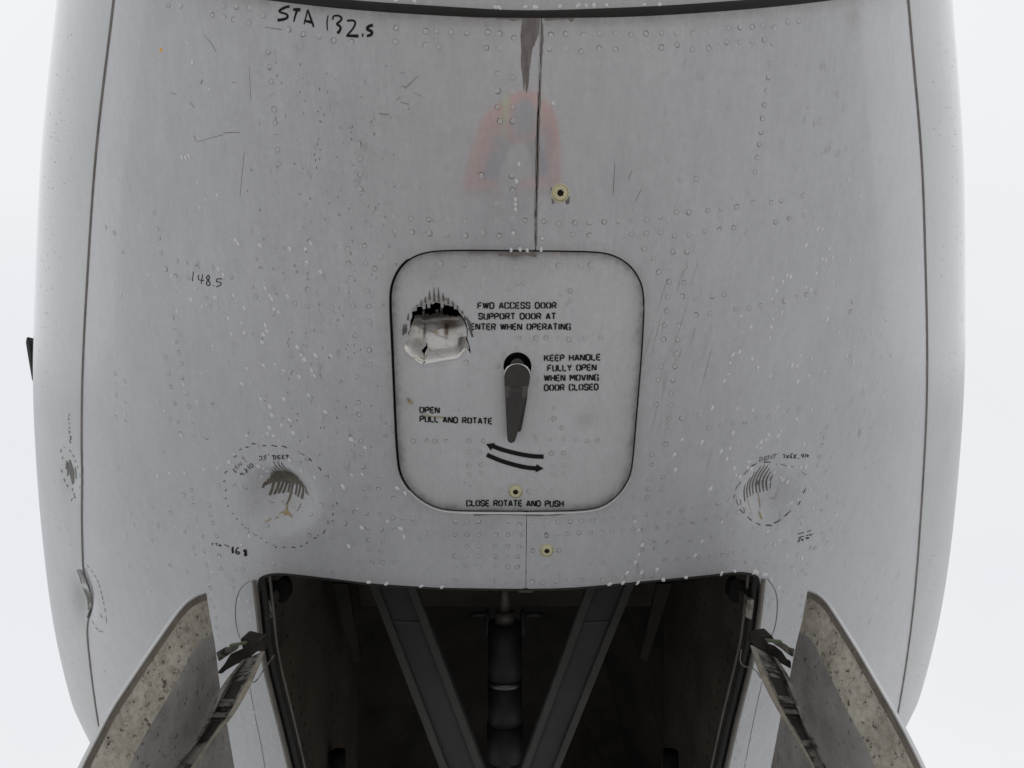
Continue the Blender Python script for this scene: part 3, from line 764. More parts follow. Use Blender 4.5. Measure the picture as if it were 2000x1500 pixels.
# PUSH on the handle button
sx_ = 948
def bsurf(px, py, off=0.0): return lift(px, py, .0240 + off)
obj('button_lettering', ribbon_mesh('button_lettering', stencil('PUSH', 996.5, 1016.5, 765.5, 765.5, 6.5, 0, .9), .0001, bsurf, 1), hatch, 'handle_band')

# ------------------------------------------------------------------ hex socket bolts
def bolt_mesh():
    v, f, mi = [], [], []
    seg = 36
    rings = [(1.10, -.02), (1.10, .04), (1.02, .10), (.96, .10), (.92, .06), (.88, .10), (.80, .16), (.52, .17), (.48, .15)]
    for r_, h_ in rings:
        v += [(r_ * math.cos(2 * math.pi * k / seg), r_ * math.sin(2 * math.pi * k / seg), h_) for k in range(seg)]
    for i in range(len(rings) - 1):
        for k in range(seg):
            f.append((i * seg + k, i * seg + (k + 1) % seg, (i + 1) * seg + (k + 1) % seg, (i + 1) * seg + k)); mi.append(2 if i in (3,) else 0)
    # hexagonal socket
    i0 = len(v)
    def hexp(t):
        a = (t % (math.pi / 3)) - math.pi / 6
        return .44 * math.cos(math.pi / 6) / math.cos(a)
    for h_ in (.15, .02):
        v += [(hexp(2 * math.pi * k / seg) * math.cos(2 * math.pi * k / seg), hexp(2 * math.pi * k / seg) * math.sin(2 * math.pi * k / seg), h_) for k in range(seg)]
    for k in range(seg):
        f.append(((len(rings) - 1) * seg + k, (len(rings) - 1) * seg + (k + 1) % seg, i0 + (k + 1) % seg, i0 + k)); mi.append(0)
        f.append((i0 + k, i0 + (k + 1) % seg, i0 + seg + (k + 1) % seg, i0 + seg + k)); mi.append(1)
    f.append(tuple(i0 + seg + k for k in range(seg))); mi.append(1)
    me = pymesh('bolt', v, f, False, mi)
    for x in ('bolt', 'socket', 'crack'): me.materials.append(M[x])
    return me
def frame_at(px, py, off=0.0, rot=0.0, place=surf, scale=(1, 1, 1)):
    p = place(np.array([px]), np.array([py]), off)[0]
    e = 4.0
    pp_ = place(np.array([px + e, px - e, px, px]), np.array([py, py, py + e, py - e]), off)
    tx_ = Vector(pp_[0] - pp_[1]); ty_ = Vector(pp_[2] - pp_[3]); n_ = ty_.cross(tx_).normalized()
    if n_.z > 0: n_ = -n_
    x = (tx_ - n_ * tx_.dot(n_)).normalized(); y = n_.cross(x)
    m = Matrix(((x.x, y.x, n_.x, p[0]), (x.y, y.y, n_.y, p[1]), (x.z, y.z, n_.z, p[2]), (0, 0, 0, 1)))
    return m @ Matrix.Rotation(rot, 4, 'Z') @ Matrix.Diagonal((*scale, 1))
bme = bolt_mesh()
for bx_, by_, r_, par in ((1094, 377, 16.2, panels[1]), (1007, 961, 13.2, hatch), (1068, 1075, 12.8, panels[1])):
    o = bpy.data.objects.new('bolt', bme); C.objects.link(o); o.parent = par
    s_ = r_ * hitz(np.array([bx_]), np.array([by_]))[0] / F
    o.matrix_local = frame_at(bx_, by_, .0005, .25, hsurf if par is hatch else surf, (s_, s_, s_))

# ------------------------------------------------------------------ rivets
RV = []
def rz(ox, oy, s, pts): RV.extend(Z(ox, oy, s, pts))
A_ = (0, 0, 2.857)
rz(*A_, [(1497, 290), (1503, 375), (1513, 455), (1520, 535), (1527, 610), (1535, 685), (1540, 762), (1548, 835), (1553, 915), (940, 30), (1008, 33), (1250, 35), (1320, 40), (1395, 45), (1185, 85), (1250, 95), (1305, 110), (1390, 130), (1470, 88), (1610, 165), (1690, 190), (1780, 200), (1860, 225), (1960, 230),
          (875, 1280), (885, 1328), (860, 1188), (895, 1410), (685, 1405), (640, 1300), (590, 1270)])
B_ = (700, 0, 3.125)
rz(*B_, [(230, 170), (410, 190), (475, 190), (565, 195), (660, 200), (790, 195), (862, 205), (950, 232), (1175, 215), (1265, 210), (1370, 215), (1470, 205), (1570, 200), (1665, 210), (1755, 205), (1850, 200),
         (225, 255), (410, 275), (490, 285), (780, 290), (865, 293), (1165, 300), (1265, 300), (1360, 315), (1470, 295), (1570, 300), (1770, 295), (1850, 290),
         (850, 450), (940, 475), (850, 555), (940, 560), (850, 655), (942, 655), (865, 740), (942, 740), (750, 1070), (935, 1075), (940, 1160), (845, 1240),
         (215, 1325), (320, 1335), (430, 1340), (548, 1345), (650, 1350), (848, 1352), (935, 1335), (1018, 1345), (1130, 1352), (1222, 1365), (1322, 1360), (1412, 1357), (1502, 1355), (1588, 1352), (1672, 1348), (1760, 1340), (1845, 1325),
         (110, 1300), (225, 1412), (330, 1418), (435, 1425), (540, 1430), (655, 1438), (762, 1420), (860, 1440), (945, 1425), (1120, 1455), (1310, 1430), (1410, 1437), (1670, 1430), (1760, 1425), (1845, 1418), (5, 880), (10, 970), (12, 1068), (15, 1155)])
C_ = (1300, 0, 2.857)
rz(*C_, [(60, 185), (155, 185), (255, 180), (350, 155), (415, 152), (485, 150), (545, 142), (610, 155), (685, 120), (745, 115), (65, 250), (150, 275), (240, 270), (340, 235), (415, 235), (485, 230), (555, 220), (600, 240),
         (585, 355), (578, 430), (570, 505), (557, 585), (543, 660), (535, 735), (527, 805), (513, 880), (500, 960), (60, 1185), (130, 1185), (235, 1175), (310, 1165), (395, 1155), (490, 1130), (590, 1130), (645, 1120), (765, 1090),
         (50, 1315), (130, 1312), (217, 1290), (300, 1282), (380, 1272), (460, 1262), (535, 1250), (615, 1238), (690, 1218), (765, 1205), (42, 1405), (120, 1405), (80, 1005), (170, 1000)])
D_ = (0, 450, 2.632)
rz(*D_, [(905, 155), (955, 170), (815, 40), (825, 110), (850, 200), (900, 235), (965, 245), (1010, 190), (885, 395), (885, 450), (898, 515), (905, 575), (918, 628), (933, 685), (937, 755), (955, 838), (968, 908), (978, 950), (990, 1000), (1003, 1060), (1010, 1105),
         (850, 650), (868, 735), (878, 805), (897, 890), (873, 970), (915, 985), (925, 1045), (595, 735), (595, 790), (597, 845), (592, 897), (595, 960), (643, 775), (645, 820), (645, 880), (645, 940), (645, 985),
         (1787, 95), (1792, 170), (1803, 245), (1805, 315), (1815, 390), (1815, 465), (1825, 540), (1835, 750), (1843, 885), (1847, 945), (1853, 1015), (1857, 1083), (1860, 1150), (1867, 1215), (1868, 1270), (1872, 1330), (1880, 1375),
         (1875, 80), (1880, 170), (1885, 250), (1890, 310), (1895, 390), (1897, 470), (1898, 615), (1903, 690), (1945, 1280), (1945, 1330), (1945, 1380), (1580, 305), (1640, 320), (1515, 375), (1580, 390), (1650, 410), (1725, 415), (1957, 135), (1927, 197), (1315, 340), (1187, 240), (1090, 885), (1060, 1065), (840, 1140),
         (1208, 1317), (1258, 1325), (1312, 1333), (1120, 1310), (1070, 1413), (1305, 1405), (1368, 1415), (980, 1335), (985, 1380), (940, 1360), (993, 1415), (1590, 1400), (1650, 1412)])
E_ = (1240, 450, 2.632)
rz(*E_, [(60, 15), (130, 12), (205, 28), (275, 25), (360, 10), (430, 5), (48, 95), (97, 145), (125, 215), (195, 110), (185, 188), (178, 265), (172, 343), (165, 415), (152, 490), (150, 560), (135, 700), (120, 770), (110, 895), (270, 110), (262, 190), (255, 270), (245, 340), (240, 415), (227, 490), (220, 563), (213, 635), (207, 700), (195, 770), (187, 840), (182, 900), (178, 970), (165, 1035), (160, 1100),
         (312, 350), (400, 340), (458, 330), (315, 435), (387, 428), (455, 418), (520, 407), (585, 400), (645, 387), (705, 375), (770, 362), (830, 345), (880, 330), (935, 320), (1120, 365), (1108, 418), (240, 965), (330, 950), (377, 1015), (437, 1003), (500, 993), (562, 983), (620, 963), (685, 955), (790, 930), (845, 915),
         (985, 1010), (975, 1060), (962, 1105), (950, 1160), (940, 1205), (90, 1155), (85, 1205), (75, 1280), (70, 1330), (65, 1375), (145, 1270), (138, 1330)])
G_ = (1000, 950, 2.727)
rz(*G_, [(120, 190), (185, 190), (245, 190), (310, 188), (370, 185), (430, 180), (490, 178), (545, 172), (598, 168), (652, 165), (715, 150), (775, 140), (838, 138), (903, 127), (963, 113), (1027, 102), (1092, 90), (1155, 75), (1205, 60),
         (120, 258), (182, 262), (238, 255), (298, 252), (358, 248), (418, 246), (477, 243), (535, 238), (592, 235), (645, 230), (700, 230), (770, 222), (833, 205), (900, 197), (963, 187), (1027, 177), (1087, 163), (1148, 150), (1203, 138), (1250, 132),
         (693, 298), (763, 290), (830, 297), (950, 285), (1065, 265), (1178, 245), (1290, 215), (693, 340), (763, 328), (815, 390), (878, 388), (935, 382), (992, 377), (1050, 375), (1120, 365), (1180, 350), (1240, 340), (1297, 328), (1355, 320), (1400, 310), (1457, 297),
         (425, 415), (485, 410), (628, 405), (1188, 405), (1245, 400), (1302, 402), (1357, 402), (1400, 430), (1495, 430), (105, 505), (165, 510), (235, 505), (300, 498), (370, 498), (435, 495), (482, 495), (545, 490), (590, 485), (632, 480), (690, 478), (745, 475), (1070, 440), (1130, 435),
         (640, 60), (722, 65), (595, 100), (40, 205), (42, 262), (37, 322), (32, 375), (28, 430), (40, 510), (250, 340), (112, 342), (1300, 60), (1350, 105), (1345, 90), (1410, 75), (1570, 75), (1550, 155), (1545, 195)])
H_ = (500, 950, 2.728)
rz(*H_, [(x, y) for x in (1060, 1122, 1185, 1278, 1342) for y in (190, 260, 320, 375, 428)] + [(1060, 505), (1278, 508), (1342, 510),
         (58, 105), (115, 115), (165, 128), (222, 145), (283, 158), (345, 172), (405, 190), (473, 198), (285, 88), (345, 100), (405, 112), (470, 127), (525, 138), (587, 145), (662, 152), (730, 167), (783, 170), (835, 173), (595, 222), (668, 230), (737, 232), (790, 237), (848, 242), (900, 248), (950, 252),
         (408, 285), (527, 302), (600, 288), (677, 295), (603, 337), (667, 342), (52, 215), (168, 238), (285, 262), (35, 412), (95, 410), (155, 412), (222, 437), (282, 445), (340, 455), (412, 460), (537, 475), (612, 482), (548, 400), (617, 403), (673, 405), (737, 405), (578, 12), (652, 15), (585, 62), (655, 65), (732, 62), (790, 105)])
I_ = (0, 950, 2.727)
rz(*I_, [(1015, 18), (1025, 65), (1030, 105), (1038, 145), (1045, 180), (970, 45), (1112, 105), (1120, 150), (1130, 195), (1155, 265), (1168, 370), (1180, 437), (1108, 485), (1120, 540), (1125, 600), (1140, 640), (1150, 695), (1155, 745), (1165, 795), (905, 140), (888, 210), (925, 225), (980, 240), (1000, 175), (1030, 325), (1035, 365), (1087, 345), (1075, 265), (1100, 420), (1240, 495), (1255, 440), (1285, 400), (1295, 440), (1240, 540), (808, 108), (660, 185), (808, 290), (710, 205), (905, 420), (990, 450)])
J_ = (1300, 950, 2.727)
rz(*J_, [(742, 145), (732, 195), (830, 130), (790, 260), (835, 250), (775, 330), (800, 330), (865, 300), (885, 225), (958, 210), (703, 365), (762, 408), (680, 430), (750, 468), (740, 522), (725, 583), (720, 630), (725, 690), (585, 305), (640, 297)])
HATCH_RV = Z(740, 470, 2.728, [(725, 147), (455, 125), (330, 122), (895, 130), (958, 132), (1075, 130), (1130, 128), (740, 228), (775, 228), (690, 262), (1020, 268), (1020, 320), (745, 520), (838, 520), (890, 518), (1013, 527), (1097, 520), (1185, 515), (735, 575), (660, 605), (465, 650), (630, 670), (935, 895), (933, 950), (975, 998), (915, 1062), (985, 1060), (1050, 1065), (1108, 1065),
        (185, 1068), (258, 1068), (300, 1068), (358, 1068), (480, 1068), (560, 1068), (478, 1128), (545, 1130), (478, 1200), (545, 1195), (480, 1245), (545, 1240), (985, 1133), (920, 1135), (925, 1245), (985, 1245), (655, 1338), (802, 1337), (920, 1338), (920, 1205), (985, 1200), (1165, 1065), (840, 1068)])
def rivet_mesh(kind):
    """low dome with a hairline crack in the paint round part of its edge; kinds differ in how much has cracked"""
    v, f, mi = [], [], []
    seg = 20
    for r_, h_ in ((1.0, 0), (.9, .032), (.6, .048), (.25, .055)):
        v += [(r_ * math.cos(2 * math.pi * k / seg), r_ * math.sin(2 * math.pi * k / seg), h_) for k in range(seg)]
    f = [(i * seg + k, i * seg + (k + 1) % seg, (i + 1) * seg + (k + 1) % seg, (i + 1) * seg + k) for i in range(3) for k in range(seg)]
    f.append(tuple(3 * seg + k for k in range(seg))); mi = [0] * len(f)
    def arc_(a0, a1, w0, w1, m_):
        i0 = len(v); n_ = 16
        for k in range(n_ + 1):
            t = a0 + (a1 - a0) * k / n_; ww = w0 * math.sin(math.pi * k / n_) ** .6 + w1
            for r_ in (1.0 - ww * .5, 1.03 + ww * .5): v.append((r_ * math.cos(t), r_ * math.sin(t), .038 + .003 * m_))
        for k in range(n_):
            f.append((i0 + 2 * k, i0 + 2 * k + 1, i0 + 2 * k + 3, i0 + 2 * k + 2)); mi.append(m_)
    if kind == 0: arc_(0, 6.28, 0, .07, 1)
    if kind == 1: arc_(0, 6.28, 0, .08, 1); arc_(.4, 2.6, .14, .02, 2)
    if kind == 2: arc_(.2, 3.4, .07, .04, 1)
    if kind == 3: arc_(1.0, 5.0, .16, .03, 2)
    if kind == 4: arc_(0, 6.28, 0, .12, 1); arc_(-1.2, .9, .22, .02, 2)
    if kind == 5: pass
    me = pymesh('rivet', v, f, True, mi)
    me.attributes.new('dirt', 'FLOAT', 'POINT')
    for x in ('rivet', 'ring', 'crack'): me.materials.append(M[x])
    return me
RM = [rivet_mesh(k) for k in range(6)]
WRM = rivet_mesh(5)
WRM.materials.clear(); [WRM.materials.append(M['well_dark']) for _ in range(3)]
seen = []
def fresh(p, d=5.0):
    for s_ in seen:
        if abs(s_[0] - p[0]) < d and abs(s_[1] - p[1]) < d: return False
    seen.append(p); return True
count = {}
extra = {}
def put_rivet(p, parent, place):
    k = random.choice((5, 2, 2, 0, 5)) if parent is hatch else random.choices(range(6), (26, 17, 22, 14, 13, 8))[0]
    z_ = hitz(np.array([p[0]]), np.array([p[1]]))[0]
    r_ = .0045 + random.uniform(-.0003, .0004)
    m = frame_at(p[0], p[1], .0001, random.uniform(0, 6.28), place, (r_, r_, r_))
    c = count.get(parent.name, 0)
    if c < 290:
        o = bpy.data.objects.new('rivet', RM[k]); C.objects.link(o); o.parent = parent; o.matrix_local = m
        count[parent.name] = c + 1
    else:
        extra.setdefault(parent.name, []).append((k, m))
for p in RV:
    if p[1] < 4 or inside(np.array([p]), WELL)[0] or inside(np.array([p]), OPEN)[0] or not fresh(p): continue
    put_rivet(p, panel_at(*p), surf)
hp = np.array(HOLE)
for p in HATCH_RV:
    if inside(np.array([p]), HOLE)[0] or not fresh(p): continue
    put_rivet(p, hatch, hsurf)
for pn, lst in extra.items():
    bm = bmesh.new()
    for k, m in lst:
        i0 = len(bm.verts); bm.from_mesh(RM[k]); bm.verts.ensure_lookup_table()
        for vv_ in bm.verts[i0:]: vv_.co = m @ vv_.co
    me = bpy.data.meshes.new('small_rivets'); bm.to_mesh(me); bm.free()
    for x in ('rivet', 'ring', 'crack'): me.materials.append(M[x])
    o = obj('small_rivets', me, bpy.data.objects[pn]); o['kind'] = 'stuff'

# ------------------------------------------------------------------ handwriting, dent outlines, gouges
S1 = (480, 0, 6.667)
def ink(name, lst, parent, mt='ink', step=2.0, off=.0004):
    return obj(name, ribbon_mesh(name, [(smooth(p, 2) if len(p) > 2 else p, w_) for p, w_ in lst], off, surf, step), parent, mt)
PL, PR = panels
ink('handwriting', [(Z(*S1, p), [x * 1.2 for x in w_]) for p, w_ in [
    ([(575, 85), (520, 95), (435, 140), (450, 165), (530, 180), (555, 215), (520, 250), (415, 265)], [4, 4.5, 3.5, 3.5, 4.5, 5]),
    ([(620, 125), (712, 128)], [4.5, 6]), ([(672, 130), (640, 220), (625, 285)], [4, 3, 2]),
    ([(758, 315), (808, 125)], [2, 2.5]), ([(808, 125), (835, 210), (882, 350)], [2.5, 3.5, 3]), ([(760, 270), (850, 288)], [3, 5])]], PL)
ink('handwriting', [(Z(*S1, p), [x * 1.2 for x in w_]) for p, w_ in [
    ([(1070, 195), (1052, 290), (1060, 395)], [1.6, 2.4, 2]), ([(1130, 255), (1135, 205), (1200, 198), (1250, 225), (1235, 270), (1170, 312), (1225, 335), (1235, 380), (1190, 432)], [2.5, 3, 3.5, 3.5, 4, 4, 5]),
    ([(1315, 268), (1400, 260), (1430, 290), (1405, 360), (1315, 460)], [3.5, 3.5, 3, 3, 3]), ([(1305, 462), (1465, 468)], [4, 5.5]), ([(1520, 435), (1522, 482)], [3, 2]),
    ([(1655, 325), (1585, 345), (1580, 390), (1640, 400), (1640, 450), (1575, 470)], [5, 5, 5, 5, 4])]], PL)
ink('handwriting', [(Z(0, 450, 2.632, p), w_) for p, w_ in [([(990, 212), (985, 262)], 1.5), ([(1018, 228), (1012, 255), (1045, 258)], 1.5), ([(1038, 225), (1030, 275)], 1.5),
    ([(1068, 230), (1054, 243), (1072, 262), (1079, 280), (1062, 286), (1055, 270), (1070, 252), (1074, 238), (1066, 230)], 1.9), ([(1093, 283), (1096, 287)], 2), ([(1138, 250), (1110, 248), (1108, 265), (1130, 266), (1136, 280), (1108, 291)], 1.7)]], PL)
K1 = (420, 850, 6.0)
ink('handwriting', [(Z(*K1, p), w_) for p, w_ in [([(218, 1305), (205, 1325), (214, 1382)], [3, 4.5, 4.5]), ([(278, 1310), (245, 1345), (248, 1385), (288, 1392), (295, 1368), (252, 1362)], 2.6), ([(352, 1340), (335, 1355), (362, 1372), (378, 1395), (362, 1414), (345, 1398), (366, 1375), (374, 1350), (350, 1340)], 3.4),
    ([(5, 1272), (28, 1268)], 1.6), ([(22, 1270), (24, 1295)], 1.3), ([(45, 1300), (58, 1272), (72, 1304)], 1.6), ([(50, 1290), (68, 1290)], 1.2), ([(-38, 1270), (-22, 1266)], 1.5), ([(-35, 1272), (-25, 1282), (-38, 1290)], 1.3), ([(108, 1282), (140, 1290), (168, 1312)], 1.1)]], PL)
ink('handwriting', [(Z(*K1, p), w_) for p, w_ in [([(520, 285), (528, 302)], 1.6), ([(518, 248), (555, 243), (545, 290)], 1.5), ([(605, 238), (575, 240), (575, 258), (600, 262), (602, 278), (572, 284)], 1.5), ([(625, 226), (637, 230)], 2.2),
    ([(690, 235), (692, 282)], 1.7), ([(668, 240), (700, 232), (722, 250), (715, 272), (688, 284)], 1.6), ([(738, 235), (742, 280)], 1.7), ([(738, 236), (772, 232)], 1.5), ([(740, 256), (768, 254)], 1.3), ([(742, 280), (774, 274)], 1.6),
    ([(790, 232), (793, 275)], 1.6), ([(790, 232), (820, 230)], 1.4), ([(792, 253), (815, 250)], 1.2), ([(793, 274), (822, 270)], 1.4), ([(845, 232), (850, 272)], 1.5), ([(832, 234), (862, 226), (866, 240), (850, 250)], 1.5)]], PL)
ink('handwriting', [(Z(*K1, p), w_) for p, w_ in [([(238, 382), (205, 410), (245, 442)], 1.1), ([(205, 405), (250, 420), (246, 442)], 1.1), ([(232, 362), (262, 395)], 1.0), ([(232, 362), (248, 348)], 1.0), ([(246, 380), (262, 365)], 1), ([(262, 395), (280, 378)], 1.0),
    ([(268, 335), (292, 372)], 1.0), ([(268, 335), (318, 350)], 1.0), ([(318, 350), (292, 310)], 1.0), ([(310, 270), (342, 250)], 1.0), ([(325, 262), (372, 315)], 1.1)]], PL, 'faded_ink')
ink('handwriting', [(Z(*K1, p), w_) for p, w_ in [([(320, 448), (300, 440), (290, 455), (305, 470), (322, 455), (320, 440), (342, 470)], 1.3), ([(340, 395), (385, 440)], 1.4), ([(372, 388), (362, 450)], 1.3), ([(378, 355), (410, 405)], 1.4), ([(412, 335), (402, 352), (425, 385), (448, 372), (440, 340), (415, 332)], 1.4)]], PL)
dl = [((432, 100), (478, 98)), ((357, 138), (396, 140)), ((285, 170), (312, 160)), ((222, 262), (248, 238)), ((160, 348), (187, 322)), ((110, 450), (140, 422)), ((97, 552), (113, 532)), ((118, 660), (132, 632)), ((118, 752), (130, 732)), ((148, 842), (156, 822)), ((205, 912), (213, 922)), ((250, 974), (260, 986)), ((314, 1041), (323, 1051)), ((348, 1080), (357, 1087)), ((384, 1094), (394, 1103)), ((392, 1129), (403, 1136)), ((449, 1149), (459, 1156)), ((476, 1168), (487, 1175)), ((536, 1198), (547, 1208)), ((598, 1249), (609, 1257)), ((682, 1282), (690, 1292)), ((702, 1305), (726, 1312)), ((798, 1312), (822, 1314)), ((898, 1308), (942, 1318)), ((997, 1302), (1024, 1296)), ((1065, 1275), (1090, 1250)),
      ((1160, 1200), (1175, 1216), (1185, 1198)), ((1198, 1180), (1212, 1172)), ((1258, 1152), (1280, 1146), (1286, 1112)), ((1370, 940), (1388, 912)), ((1420, 785), (1437, 796), (1424, 808)), ((1370, 1003), (1381, 1011)), ((1210, 368), (1235, 385), (1242, 412)), ((1105, 262), (1138, 300)), ((786, 122), (815, 125), (845, 145)), ((665, 115), (732, 128)), ((557, 118), (600, 120))]
ink('dent_outline', [(Z(*K1, p), [1.3, 1.9]) for p in dl], PL)
ink('dent_outline', [(Z(*K1, p), 1.2) for p in [((998, 210), (1030, 215), (1055, 235)), ((972, 185), (992, 195)), ((1315, 465), (1335, 480), (1325, 498)), ((1285, 470), (1300, 478)), ((1375, 815), (1395, 840)), ((1322, 1000), (1328, 1030), (1316, 1042)), ((938, 862), (925, 905), (900, 945))]], PL, 'faded_ink')
K2 = (1400, 860, 6.818)
ink('dent_outline', [(Z(*K2, p), w_) for p, w_ in [(((455, 342), (528, 305)), [2.2, 1.2]), (((618, 288), (720, 290)), [2.2, 1.4]), (((310, 918), (340, 955), (370, 975)), 1.5), (((410, 1015), (470, 1072)), [1, 2]), (((530, 1105), (590, 1135)), [1, 1.6]), (((662, 1136), (740, 1139)), 1.9), (((772, 1110), (810, 1100), (865, 1058)), [1.8, 1]), (((918, 1018), (1000, 942)), [1.8, 1]), (((1085, 862), (1118, 815)), 1.4), (((1150, 705), (1185, 640)), [2, 1])]], PR)
ink('dent_outline', [(Z(*K2, p), 1.2) for p in [((850, 315), (925, 340)), ((985, 345), (1025, 352)), ((1120, 415), (1190, 462)), ((355, 462), (410, 395)), ((243, 660), (280, 595), (322, 552)), ((220, 775), (240, 718)), ((258, 790), (262, 820), (298, 868)), ((320, 790), (325, 862)), ((355, 900), (385, 965)), ((785, 325), (800, 312))]], PR, 'faded_ink')
ink('handwriting', [(Z(*K2, p), 1.2) for p in [((575, 215), (560, 280)), ((555, 225), (600, 215), (610, 250), (565, 280)), ((635, 205), (622, 268)), ((630, 215), (672, 205)), ((628, 240), (665, 232)), ((622, 266), (660, 255)), ((690, 190), (672, 262)), ((690, 190), (722, 245)), ((722, 245), (742, 185)), ((745, 188), (800, 178)), ((775, 185), (755, 240))]], PR, 'faded_ink')
ink('handwriting', [(Z(*K2, p), 1.6) for p in [((870, 188), (905, 185), (888, 235)), ((920, 195), (950, 235)), ((952, 192), (918, 238)), ((1000, 168), (968, 215), (985, 240), (1000, 218), (972, 215)), ((1015, 185), (1050, 240)), ((1055, 180), (1015, 240)), ((1078, 235), (1090, 240)), ((1130, 180), (1120, 212), (1155, 208)), ((1148, 175), (1142, 232)), ((1178, 178), (1172, 228)), ((1205, 185), (1195, 210), (1208, 225), (1218, 200), (1205, 185))]], PR)
ink('handwriting', [(Z(*K2, p), 1.3) for p in [((1252, 1195), (1255, 1212), (1232, 1200), (1225, 1225), (1208, 1212)), ((1262, 1240), (1252, 1275)), ((1258, 1258), (1190, 1270)), ((1182, 1300), (1250, 1290), (1190, 1318)), ((1220, 1295), (1222, 1315)), ((1165, 1228), (1080, 1252)), ((1165, 1278), (1110, 1290), (1088, 1312), (1108, 1325), (1120, 1302)), ((1160, 1318), (1140, 1345), (1125, 1330), (1140, 1315), (1160, 1320)), ((1108, 1335), (1092, 1362), (1078, 1345), (1095, 1330), (1108, 1338))]], PR)
# marks beside the lap joint
LJ = (20, 750, 3.0)
def sidesurf(px, py, off=0.0):
    P_ = surf(px, py, off + .0034); return P_
lst = [((352, 345), (360, 300)), ((352, 345), (362, 342)), ((350, 330), (365, 318), (352, 305)), ((345, 290), (358, 280), (345, 272)), ((348, 262), (356, 250)), ((348, 235), (355, 225)), ((345, 212), (352, 205), (345, 198)), ((344, 190), (356, 180)), ((348, 175), (355, 172)), ((300, 400), (302, 380)), ((318, 372), (322, 368)), ((355, 400), (350, 385)), ((372, 430), (366, 415)), ((382, 460), (376, 445)), ((395, 495), (388, 480)), ((305, 520), (300, 500)), ((318, 575), (312, 555)), ((332, 605), (326, 590)), ((356, 630), (354, 612)), ((375, 665), (366, 640)), ((385, 668), (368, 664)), ((356, 688), (360, 670)), ((310, 440), (308, 425)), ((410, 540), (405, 530)), ((408, 612), (406, 600))]
obj('handwriting', ribbon_mesh('handwriting', [(Z(*LJ, p), 1.1) for p in lst], .0003, sidesurf, 2), SIDES[0], 'faded_ink')['kind'] = 'stuff'
obj('gouge_scratches', ribbon_mesh('gouge_scratches', [(Z(*LJ, p), w_) for p, w_ in [(((345, 445), (350, 520), (355, 590)), [2, 9, 3]), (((330, 450), (325, 500)), 2), (((372, 490), (375, 560)), 2), (((335, 460), (330, 540)), 1.5)]], .0004, sidesurf, 2), SIDES[0], 'gouge')
cr = [((388, 1090), (400, 1150), (405, 1220), (440, 1300)), ((400, 1085), (415, 1150), (420, 1230), (445, 1290)), ((412, 1085), (430, 1150), (438, 1230), (452, 1280)), ((420, 1090), (448, 1170), (452, 1240), (448, 1330)), ((395, 1120), (395, 1200), (425, 1300)), ((405, 1160), (415, 1260), (435, 1335))]
obj('gouge_scratches', ribbon_mesh('gouge_scratches', [(smooth(Z(*LJ, p), 2), [1.4, 3.6, 1.6]) for p in cr], .0004, sidesurf, 2), SIDES[0], 'gouge')
obj('split_seam', ribbon_mesh('split_seam', [(smooth(Z(*LJ, [(432, 1080), (455, 1150), (475, 1210), (470, 1270), (450, 1320), (443, 1375)]), 2), [2, 2.5, 3.5, 5, 5, 2.5])], .0006, sidesurf, 2), SIDES[0], 'crack')
ink('dent_outline', [(Z(*LJ, p), .9) for p in [((450, 1060), (462, 1075)), ((475, 1090), (485, 1105)), ((495, 1118), (505, 1135)), ((510, 1145), (520, 1165)), ((522, 1175), (528, 1195)), ((532, 1210), (538, 1230)), ((540, 1240), (545, 1265)), ((548, 1275), (552, 1295)), ((555, 1310), (560, 1335)), ((562, 1360), (566, 1400)), ((530, 1345), (540, 1370)), ((520, 1445), (545, 1452)), ((470, 1390), (490, 1410)), ((500, 1425), (515, 1440))]], PL, 'faded_ink', 1.5)

# comb-shaped gouge smears
mass = [(500, 625), (520, 590), (560, 540), (590, 490), (640, 468), (700, 466), (770, 462), (830, 480), (880, 500), (915, 545), (950, 590), (985, 645), (975, 668), (940, 655), (900, 645), (860, 650), (800, 640), (740, 628), (680, 622), (620, 618), (570, 622), (525, 650)]
ms = []
for x_ in np.arange(508, 985, 11.0):
    t0 = np.interp(x_, [500, 560, 600, 650, 720, 800, 870, 915, 985], [618, 540, 482, 466, 462, 466, 494, 545, 640]) + random.uniform(-14, 16)
    t1 = np.interp(x_, [500, 560, 650, 800, 900, 985], [640, 628, 622, 640, 648, 668]) + random.uniform(-14, 14)
    dx_ = (x_ - 740) * .10 - 8
    ms.append((Z(*K1, [(x_ + random.uniform(-3, 3) - dx_ * .5, t0), (x_ + random.uniform(-3, 3), (t0 + t1) / 2), (x_ + dx_ * .2, t1)]), [random.uniform(.8, 1.5), random.uniform(1.9, 2.9), random.uniform(1.4, 2.4)]))
obj('gouge_smear', ribbon_mesh('gouge_smear', ms, .0006, surf, 2), PL, 'comb')
